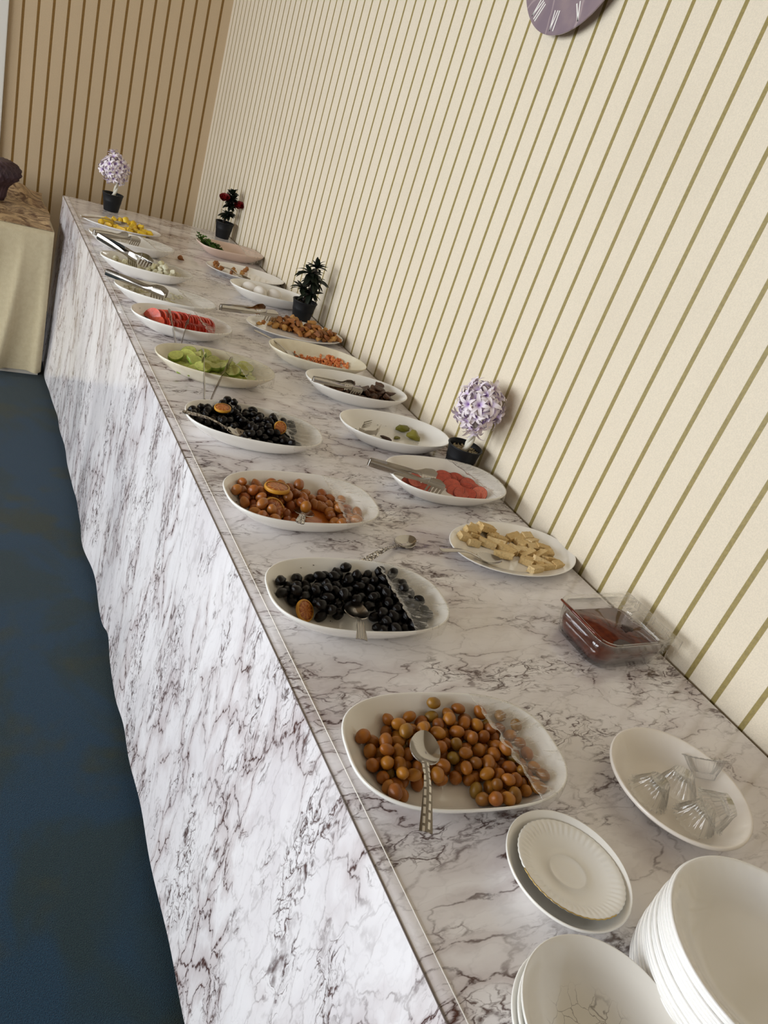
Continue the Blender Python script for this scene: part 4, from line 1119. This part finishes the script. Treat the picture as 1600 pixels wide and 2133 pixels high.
# ------------------------------------------------------------------ glass dish with red sauce
def glass_dish():
    ca = Vector((.625, .662)); A, B, Hh = .0945, .071, .060
    t = thing('glass_dish', 'rectangular clear glass dish of dark red sauce beside the striped wall', 'dish', (ca.x, ca.y, T0), R_(0))
    def rr(s, z, seg=12):          # rounded rectangle ring
        a, b = A * s[0], B * s[1]; r = s[2]; out = []
        for cx, cy, a0 in ((a - r, b - r, 0), (-a + r, b - r, 90), (-a + r, -b + r, 180), (a - r, -b + r, 270)):
            for i in range(seg + 1): an = R_(a0 + 90 * i / seg); out.append((cx + r * math.cos(an), cy + r * math.sin(an), z))
        return out
    def skin(rings, caps):
        vs_, fs = [], []
        for q in rings: vs_ += q
        n = len(rings[0])
        for k in range(len(rings) - 1):
            for i in range(n): j = (i + 1) % n; fs.append((k * n + i, k * n + j, (k + 1) * n + j, (k + 1) * n + i))
        if caps[0]: fs.append(tuple(reversed(range(n))))
        if caps[1]: fs.append(tuple((len(rings) - 1) * n + i for i in range(n)))
        return fix(mesh_of('glass', vs_, fs))
    body = skin([rr((.80, .76, .026), 0.0), rr((.86, .83, .028), .003), rr((.93, .91, .030), .03), rr((.96, .95, .031), Hh - .006), rr((.925, .905, .029), Hh - .006), rr((.90, .875, .028), .03), rr((.82, .79, .026), .007), rr((.76, .72, .024), .005)], (True, True))
    obj('body', body, t, M_GLASS)
    rim = skin([rr((.96, .95, .031), Hh - .007), rr((.995, .99, .033), Hh - .0055), rr((1, 1, .033), Hh - .002), rr((.985, .98, .032), Hh), rr((.935, .915, .030), Hh - .0005), rr((.92, .90, .029), Hh - .004)], (False, False)); obj('rim', rim, t, M_GLASS)
    s = skin([rr((.765, .725, .024), .0056), rr((.812, .78, .026), .0076), rr((.855, .825, .027), .018), rr((.880, .855, .027), .0325)], (True, True))
    o = obj('red_sauce', s, None, M_JAM); o.location = (ca.x, ca.y, T0); tag(o, 'dark red syrupy sauce filling the clear glass dish', 'sauce')
    for i, (u, v, sx, sy, w) in enumerate(((-.012, -.038, .02, .013, 'dark lump'), (.038, .0, .014, .009, 'darker lump'))):
        o = obj('fruit_lump', lump_mesh(M_JAMD, 120 + i, .3)); o.matrix_world = Matrix.Translation((ca.x + u, ca.y + v, T0 + .032)) @ Matrix.Diagonal((sx, sy, .005, 1)); tag(o, '%s of fruit floating in the red sauce, %s' % (w, ('nearer the camera', 'nearer the wall')[i]), 'fruit')
    # smear of sauce on the left rim
    pts = [(-A * .99, B * .80, Hh + .0008), (-A * .985, B * .3, Hh + .001), (-A * .985, -B * .3, Hh + .001), (-A * .96, -B * .72, Hh + .0008)]
    vs_, fs = tube(pts, [.0022, .0032, .0028, .0015], 6); o = obj('sauce_smear', mesh_of('sauce_smear', vs_, fs), None, M_JAM); o.location = (ca.x, ca.y, T0); tag(o, 'dark red sauce smear along the left rim of the glass dish', 'sauce')
    # film strip over the right half
    rg = random.Random(5); vs_, uvs, fs = [], [], []; nt, ns = 40, 26
    for i in range(nt + 1):
        tt = i / nt; y = B * 1.02 - 2.04 * B * tt; x0 = -.005 + .050 * tt + .003 * math.sin(19 * tt)
        for k in range(ns + 1):
            s_ = k / ns; x = x0 + (A * 1.03 - x0) * s_
            z = Hh + .0012 + .0015 * math.sin(33 * s_ + 5 * tt) * math.sin(math.pi * tt) - .005 * math.sin(math.pi * s_) * math.sin(math.pi * tt)
            if k == ns: z -= .018
            vs_.append((x, y, z)); uvs.append((tt, s_))
    for i in range(nt):
        for k in range(ns): a = i * (ns + 1) + k; fs.append((a, a + 1, a + ns + 2, a + ns + 1))
    # near fall
    b = len(vs_)
    for k in range(ns + 1):
        x, y, z = vs_[nt * (ns + 1) + k]; vs_.append((x - .004, y - .001 + .018 * .1, z - .03 + .012 * math.sin(k * .7))); uvs.append((1.2, k / ns))
    for k in range(ns): fs.append((nt * (ns + 1) + k, nt * (ns + 1) + k + 1, b + k + 1, b + k))
    m = mesh_of('cling_film', vs_, fs, True, M_FILM); ul = m.uv_layers.new(name='UVMap')
    for lp in m.loops: ul.data[lp.index].uv = uvs[lp.vertex_index]
    o = obj('cling_film', m); o.location = (ca.x, ca.y, T0); tag(o, 'crinkled cling film over the wall side of the glass sauce dish', 'cling film', 'cling films on the dishes')
glass_dish()

# ------------------------------------------------------------------ plates, bowls, saucers, glass bowls
def round_mesh(prof, n=96, rf=None, mat=None):
    v, f = lathe(prof, n, rf); return fix(mesh_of('plate', v, f, True, mat))
SOUP = lambda r, h: [(.001, .004), (r * .55, .004), (r * .66, .006), (r * .78, h * .45), (r * .90, h * .82), (r * .985, h), (r, h - .0010), (r, h - .0042), (r * .985, h - .0052), (r * .90, h * .82 - .0048), (r * .77, h * .45 - .004), (r * .64, .001), (r * .60, 0), (r * .56, 0), (r * .54, .0015), (.001, .0015)]
def gad(r, z, a, k):     # gadrooned rim
    return r
R1 = .1075
def gad_mesh():
    prof = SOUP(R1, .030)
    # insert a scalloped band close to the rim
    v, f = lathe(prof[:5] + [(R1 * .93, .0262), (R1 * .96, .0285)] + prof[5:], 144)
    v = [list(p) for p in v]; n = 144
    for k in (5, 6):
        for i in range(n):
            a = 2 * math.pi * i / n; v[k * n + i][2] += .0012 * abs(math.sin(a * 22)) * (1 if k == 5 else .4)
    return fix(mesh_of('plate', v, f, True, M_PLATE))
GP = gad_mesh()
for i in range(21):
    z = T0 + i * .0045; sh = (0.0, 0.0) if i < 5 else (.0012 * math.sin(i * 1.7), .0012 * math.cos(i * 2.3))
    o = bpy.data.objects.new('dinner_plate', GP); COL.objects.link(o)
    o.location = (.279 + (.006 if i < 4 else .0) + sh[0], .116 + sh[1], z); o.rotation_euler = (0, 0, rng.uniform(0, 6.28))
    if i == 20: tag(o, 'topmost white plate of the tall stack, cut by the right edge', 'plate', 'stacked white plates')
    else: tag(o, 'white plate within the tall stack below the topmost plate', 'plate', 'stacked white plates')
GP2 = GP.copy(); GP2.materials.clear(); GP2.materials.append(M_MELA)
o = obj('dinner_plate', GP2); o.location = (.468, .354, T0); o.scale = (.935, .935, 1.15); tag(o, 'warm white scallop-rimmed plate holding small pressed-glass bowls', 'plate')
def bowl_prof(r, h): return [(.001, .005), (r * .38, .005), (r * .52, .008), (r * .72, h * .42), (r * .88, h * .75), (r * .975, h * .985), (r * .99, h), (r, h - .001), (r * .99, h - .004), (r * .90, h * .72), (r * .74, h * .38), (r * .56, .004), (r * .50, .001), (r * .48, 0), (r * .43, 0), (r * .41, .0015), (.001, .0015)]
BW = round_mesh(bowl_prof(.078, .034), 80, None, M_CHINA)
BWT = BW.copy(); BWT.materials.clear(); BWT.materials.append(M_CRAZE)
nm = ['lowest', 'second lowest', 'third', 'fourth', 'fifth', 'topmost']
for i in range(5):
    o = obj('white_bowl', BWT if i == 4 else BW); o.location = (.1035 - .0012 * i + .003 * math.sin(i * 2), .139 + .002 * math.cos(i * 3) - (.008 if i < 2 else 0), T0 + i * .0085)
    if i == 4: tag(o, 'topmost bowl of the short stack, its floor crazed with brown cracks', 'bowl', 'stacked white bowls')
    else: tag(o, 'white bowl lower in the short stack under the crazed bowl', 'bowl', 'stacked white bowls')
BV = round_mesh(bowl_prof(.0745, .034), 80, None, M_CHINA); o = obj('white_bowl', BV); o.location = (.2045, .2915, T0); tag(o, 'single white bowl holding a scalloped tea saucer', 'bowl')
def saucer():
    r, h = .0635, .014
    prof = [(.001, .0045), (.012, .0042), (.0205, .004), (.022, .0052), (.0235, .004), (.034, .0046), (.044, .008), (.0475, .0093), (.050, .0104), (.056, .0126), (r * .97, h), (r, h - .0004), (r * .985, h - .002), (.052, .0085), (.040, .0035), (.03, .0), (.027, .0), (.026, .001), (.001, .001)]
    n = 192
    v, f = lathe(prof, n, lambda rr, z, a, k: rr * (1 + (.012 * abs(math.cos(a * 24)) if rr > .058 else 0)))
    v = [list(p) for p in v]
    for k in (8, 9):
        for i in range(n): v[k * n + i][2] += .0006 * math.cos(2 * math.pi * i / n * 48)
    t = thing('tea_saucer', 'scalloped white tea saucer with worn gold edge sitting in a bowl', 'saucer', mat=Matrix.Translation((.2075, .2910, T0 + .0195)) @ euler(R_(-3), R_(3), 0))
    obj('saucer_body', fix(mesh_of('saucer_body', v, f)), t, M_CHINA)
    vs_, fs = [], []; pts = []
    for i in range(161):
        a = R_(170) + R_(110) * i / 160; q = r * (1 + .012 * abs(math.cos(a * 24))) * .998; pts.append((q * math.cos(a), q * math.sin(a), h - .0002))
    V, F = tube(pts, .0006, 5); obj('gold_edge', mesh_of('gold_edge', V, F), t, M_GOLD)
saucer()
def glass_bowls():
    r0, r1, h, n = .0205, .030, .0285, 176
    def prof(k): return k
    P = [(.001, .0), (r0 * .62, .0), (r0 * .68, .0), (r0 * .76, .003), (r0 * .80, .007), (r0 * 1.05, .016), (r1 * .88, .027), (r1, h), (r1 * .97, h + .0008), (r1 * .93, h), (r1 * .80, .027), (r0 * .92, .0165), (r0 * .60, .0085), (.001, .0075)]
    v, f = lathe(P, n, lambda r, z, a, k: r * (1 + (.055 * math.cos(a * 22) if 3 < k < 9 else (.05 * math.cos(a * 22) if k == 2 else 0))))
    m = fix(mesh_of('glass_bowl', v, f, True, M_GLASSB)); sharp(m, 28)
    base = T0 + .0065
    def put(u, vv_, z, M, label):
        o = obj('glass_bowl', m); p = at(u, vv_, z); o.matrix_world = Matrix.Translation(p) @ M; tag(o, label, 'glass bowl', 'small pressed-glass bowls')
    inv = euler(math.pi, 0, 0)
    # upside-down bowls: origin is the foot, so it sits at rim height
    put(1377, 1626, .037, euler(math.pi + .10, .10, 0), 'upside-down pressed-glass bowl at the left of the five on the plate')
    put(1471, 1682, .037, euler(math.pi + .05, .05, .3), 'upside-down pressed-glass bowl at the bottom middle of the five on the plate')
    put(1524, 1676, .058, euler(math.pi + .50, .35, .2), 'tilted pressed-glass bowl at the right end with its round foot up')
    put(1466, 1622, .018, euler(-.55, .45, .3), 'pressed-glass bowl with its open mouth up at the middle of the five')
    put(1426, 1608, .040, euler(math.pi - .15, .12, .2), 'upside-down pressed-glass bowl tipped behind the left one')
glass_bowls()

# ------------------------------------------------------------------ potted plants
def pot_parts(t, gravel, seed):
    n = 48; r0, r1, h = .031, .0435, .073
    prof = [(.001, .0), (r0 * .97, 0), (r0, .002), (.0365, .036), (.0375, .0375), (.0372, .0405), (.0382, .042), (.0378, .045), (.0405, .060), (r1 - .001, h - .004), (r1 + .001, h - .002), (r1, h), (r1 - .002, h), (.0395, .060), (.0385, .056), (.001, .056)]
    v, f = lathe(prof, n); obj('pot', fix(mesh_of('pot', v, f)), t, M_POTB)
    rg = random.Random(seed); b = bmesh.new()
    for _ in range(150):
        a, q = rg.uniform(0, 6.28), .036 * math.sqrt(rg.random()); s = rg.uniform(.0022, .0042)
        r = bmesh.ops.create_icosphere(b, subdivisions=1, radius=s)
        bmesh.ops.transform(b, matrix=Matrix.Translation((q * math.cos(a), q * math.sin(a), .0575 + rg.uniform(0, .003))) @ euler(*[rg.uniform(0, 6) for _ in range(3)]) @ Matrix.Diagonal((1.3, 1, .7, 1)), verts=r['verts'])
    m = bpy.data.meshes.new('gravel'); b.to_mesh(m); b.free(); o = obj('gravel', m, t, gravel); o['kind'] = 'stuff'
def flower_mesh(seed):
    rg = random.Random(seed); vs_, fs, uv = [], [], []
    for p in range(6):
        a0 = math.pi / 3 * p + rg.uniform(-.15, .15); L = rg.uniform(.029, .040); W = rg.uniform(.0042, .0056); el = rg.uniform(.5, .9); curl = rg.uniform(1.2, 3.0); n = 7
        x, z, an = .001, 0., math.pi / 2 - (math.pi / 2 - el) * .2
        an = 1.25; b = len(vs_)
        for i in range(n + 1):
            f = i / n; w = W * math.sin(math.pi * min(1, .12 + f * .88)) ** .75 if f < 1 else .0002
            for s in (-1, 0, 1):
                px, py, pz = x, s * w, z + (-abs(s) * w * -.35)
                vs_.append((px * math.cos(a0) - py * math.sin(a0), px * math.sin(a0) + py * math.cos(a0), pz)); uv.append((f, .5 + .5 * s))
            x += L / n * math.cos(an); z += L / n * math.sin(an); an -= curl / n
        for i in range(n):
            for k in range(2): a = b + i * 3 + k; fs.append((a, a + 3, a + 4, a + 1))
    m = mesh_of('flower', vs_, fs, True, M_PETAL); ul = m.uv_layers.new(name='UVMap')
    for lp in m.loops: ul.data[lp.index].uv = uv[lp.vertex_index]
    return m
FL = [flower_mesh(s) for s in range(5)]
def lilac(xy, label, seed, top=.255, R=(.066, .076), rz=0.):
    t = thing('potted_lilac_tree', label, 'potted plant', (xy[0], xy[1], T0), rz)
    pot_parts(t, M_PEB, seed); rg = random.Random(seed)
    zc = .176
    for k in range(2):
        pts = []
        for i in range(26):
            f = i / 25; a = 3 * math.pi * f + math.pi * k; q = .0045 * (1 - .4 * f); pts.append((q * math.cos(a) + .010 * math.sin(f * 3.6), q * math.sin(a), .056 + (zc - .056) * f))
        v, f = tube(pts, [.0062 - .0025 * i / 25 for i in range(26)], 8); obj('stem', mesh_of('stem', v, f), t, M_TRUNKW)
    N = 60; cx = -.006
    for i in range(N):
        z = 1 - 2 * (i + .5) / N; a = i * 2.39996; q = math.sqrt(1 - z * z); dr = Vector((q * math.cos(a), q * math.sin(a), z)); sc = rg.uniform(.45, .74)
        P = Vector((cx + dr.x * R[0] * sc, dr.y * R[0] * sc, zc + dr.z * R[1] * sc))
        nd = (dr + Vector((rg.uniform(-.35, .35), rg.uniform(-.35, .35), rg.uniform(-.2, .35)))).normalized()
        o = bpy.data.objects.new('flower', FL[i % 5]); link(o, t); o.matrix_local = Matrix.Translation(P) @ nd.to_track_quat('Z', 'Y').to_matrix().to_4x4() @ Matrix.Rotation(rg.uniform(0, 6), 4, 'Z') @ Matrix.Scale(rg.uniform(.78, 1.05), 4)
lilac((.684, 1.300), 'white and lilac artificial tree in a black pot beside the sausage dish', 3)
lilac((.186, 3.552), 'white and lilac artificial tree in a black pot at the far end of the table', 8)
LEAF = [leafm(.056, .0105, .25, M_LEAF, 0, 6, b) for b in (.5, .9, 1.3)]
LEAFW = [leafm(.046, .0125, .25, M_LEAF, 0, 6, b) for b in (.4, .8)]
def rosette(t, c, n, rg, sp=1.0, up=.35, ms=LEAF):
    for i in range(n):
        a = i * 2.39996 + rg.uniform(-.3, .3); el = -(up + rg.uniform(-.55, .75)) 
        o = bpy.data.objects.new('leaf', ms[i % len(ms)]); link(o, t)
        o.matrix_local = Matrix.Translation(c) @ Matrix.Rotation(a, 4, 'Z') @ Matrix.Rotation(el, 4, 'Y') @ Matrix.Rotation(rg.uniform(-.4, .4), 4, 'X') @ Matrix.Scale(sp * rg.uniform(.75, 1.15), 4)
def dark_plant(xy, label, seed, tiers, roses=(), ms=LEAF, rz=0.):
    t = thing('potted_dark_plant', label, 'potted plant', (xy[0], xy[1], T0), rz); pot_parts(t, M_PEBD, seed); rg = random.Random(seed)
    top = max(c[2] for c, *_ in tiers)
    pts = [(0, 0, .05), (-.006, .002, .075), (.004, .0, .10), (tiers[0][0][0], tiers[0][0][1], tiers[0][0][2]), (tiers[-1][0][0], tiers[-1][0][1], top)]
    v, f = tube(pts, [.006, .0065, .0045, .004, .0025], 8); obj('stem', mesh_of('stem', v, f), t, M_TRUNKD)
    for (c, n, sp, up) in tiers:
        rosette(t, c, n, rg, sp, up, ms)
        b = Vector(pts[2]); v, f = tube([b, (b + Vector(c)) / 2 + Vector((0, 0, .004)), c], .002, 6); obj('twig', mesh_of('twig', v, f), t, M_TRUNKD)
    for c in roses:
        r = obj('rose', ROSE, t); r.location = c; r.scale = (1.55, 1.55, 1.55); r.rotation_euler = (.5, -.3, 0)
def rose_mesh():
    vs_, fs = [], []
    for ring, (n, r, h, w) in enumerate(((3, .004, .014, .006), (5, .008, .013, .009), (6, .0125, .010, .011))):
        for p in range(n):
            a0 = 2 * math.pi * p / n + ring * .5; b = len(vs_)
            for i in range(4):
                f = i / 3; q = r * (.3 + .9 * f ** .7); z = h * f - .004
                for s in (-1, 0, 1):
                    ww = w * math.sin(math.pi * (.2 + .6 * f)) * s; x, y = q - .0015 * abs(s) * (1 - f), ww
                    vs_.append((x * math.cos(a0) - y * math.sin(a0), x * math.sin(a0) + y * math.cos(a0), z))
            for i in range(3):
                for k in range(2): a = b + i * 3 + k; fs.append((a, a + 3, a + 4, a + 1))
    return mesh_of('rose', vs_, fs, True, M_ROSE)
ROSE = rose_mesh()
dark_plant((.664, 2.385), 'dark green leafy artificial plant in a black pot by the potatoes', 5,
           [((.010, -.004, .098), 20, .85, .05), ((-.018, .01, .108), 18, .8, .2), ((.016, .0, .145), 26, .95, -.05), ((-.006, .006, .165), 24, .95, .3), ((.010, 0, .188), 18, .75, .9)])
dark_plant((.688, 3.545), 'small artificial rose plant with two red blooms in a black pot', 6,
           [((.006, 0, .105), 24, .9, .1), ((.012, 0, .148), 26, .9, .0), ((.008, .0, .175), 26, .95, .2), ((.008, 0, .196), 20, .75, .8)],
           [(-.030, -.020, .178), (.044, -.016, .160)], LEAFW)

# ------------------------------------------------------------------ wall clock
def clock():
    r = .1743; t = thing('wall_clock', 'round purple-grey frameless wall clock with white Roman numerals, cut by the top edge', 'clock', mat=Matrix.Translation((WX - .030, 1.6026, T0 + 1.1285)) @ Matrix(((0, 0, -1, 0), (-1, 0, 0, 0), (0, 1, 0, 0), (0, 0, 0, 1))))
    # local: x to the right on the face, y up, z towards the room
    v, f = lathe([(.001, -.002), (r - .001, -.002), (r, -.0012), (r, .0012), (r - .001, .002), (.001, .002)], 128); obj('face', sharp(fix(mesh_of('face', v, f))), t, M_CLOCK)
    v, f = lathe([(.05, -.029), (.05, -.003)], 40); obj('movement_box', fix(mesh_of('movement_box', v, f)), t, M_HAND)
    NUM = ['XII', 'I', 'II', 'III', 'IV', 'V', 'VI', 'VII', 'VIII', 'IX', 'X', 'XI']
    hh, st = .040, .0033
    for k, s in enumerate(NUM):
        wid = {'I': .0075, 'V': .0155, 'X': .0155}; tot = sum(wid[c] for c in s); x = -tot / 2; b = bmesh.new()
        def stroke(xa, ya, xb, yb):
            vs_ = [b.verts.new((xx, yy, zz)) for zz in (0, .0006) for xx, yy in ((xa - st / 2, ya), (xa + st / 2, ya), (xb + st / 2, yb), (xb - st / 2, yb))]
            b.faces.new(vs_[4:]); b.faces.new(vs_[:4][::-1])
            for i in range(4): j = (i + 1) % 4; b.faces.new((vs_[i], vs_[j], vs_[4 + j], vs_[4 + i]))
        for c in s:
            w = wid[c]; m0 = x + w / 2
            if c == 'I': stroke(m0, -hh / 2, m0, hh / 2)
            if c == 'V': stroke(m0 - w * .32, hh / 2, m0, -hh / 2); stroke(m0 + w * .32, hh / 2, m0, -hh / 2)
            if c == 'X': stroke(m0 - w * .32, hh / 2, m0 + w * .32, -hh / 2); stroke(m0 + w * .32, hh / 2, m0 - w * .32, -hh / 2)
            x += w
        bmesh.ops.recalc_face_normals(b, faces=b.faces); m = bpy.data.meshes.new('numeral'); b.to_mesh(m); b.free()
        th = math.pi / 2 - k * math.pi / 6; flip = 0 if math.sin(th) > .1 else math.pi
        rad = r - .008 - hh / 2
        o = obj('numeral', m, t, M_NUM); o.matrix_local = Matrix.Translation((rad * math.cos(th), rad * math.sin(th), .0021)) @ Matrix.Rotation(th - math.pi / 2 + flip, 4, 'Z')
    for L, w, a in ((.085, .006, 1.1), (.118, .0042, -.72)):
        o = obj('hand', boxes([(-w / 2, w / 2, -.02, L, .004, .005)]), t, M_HAND); o.rotation_euler = (0, 0, a)
clock()
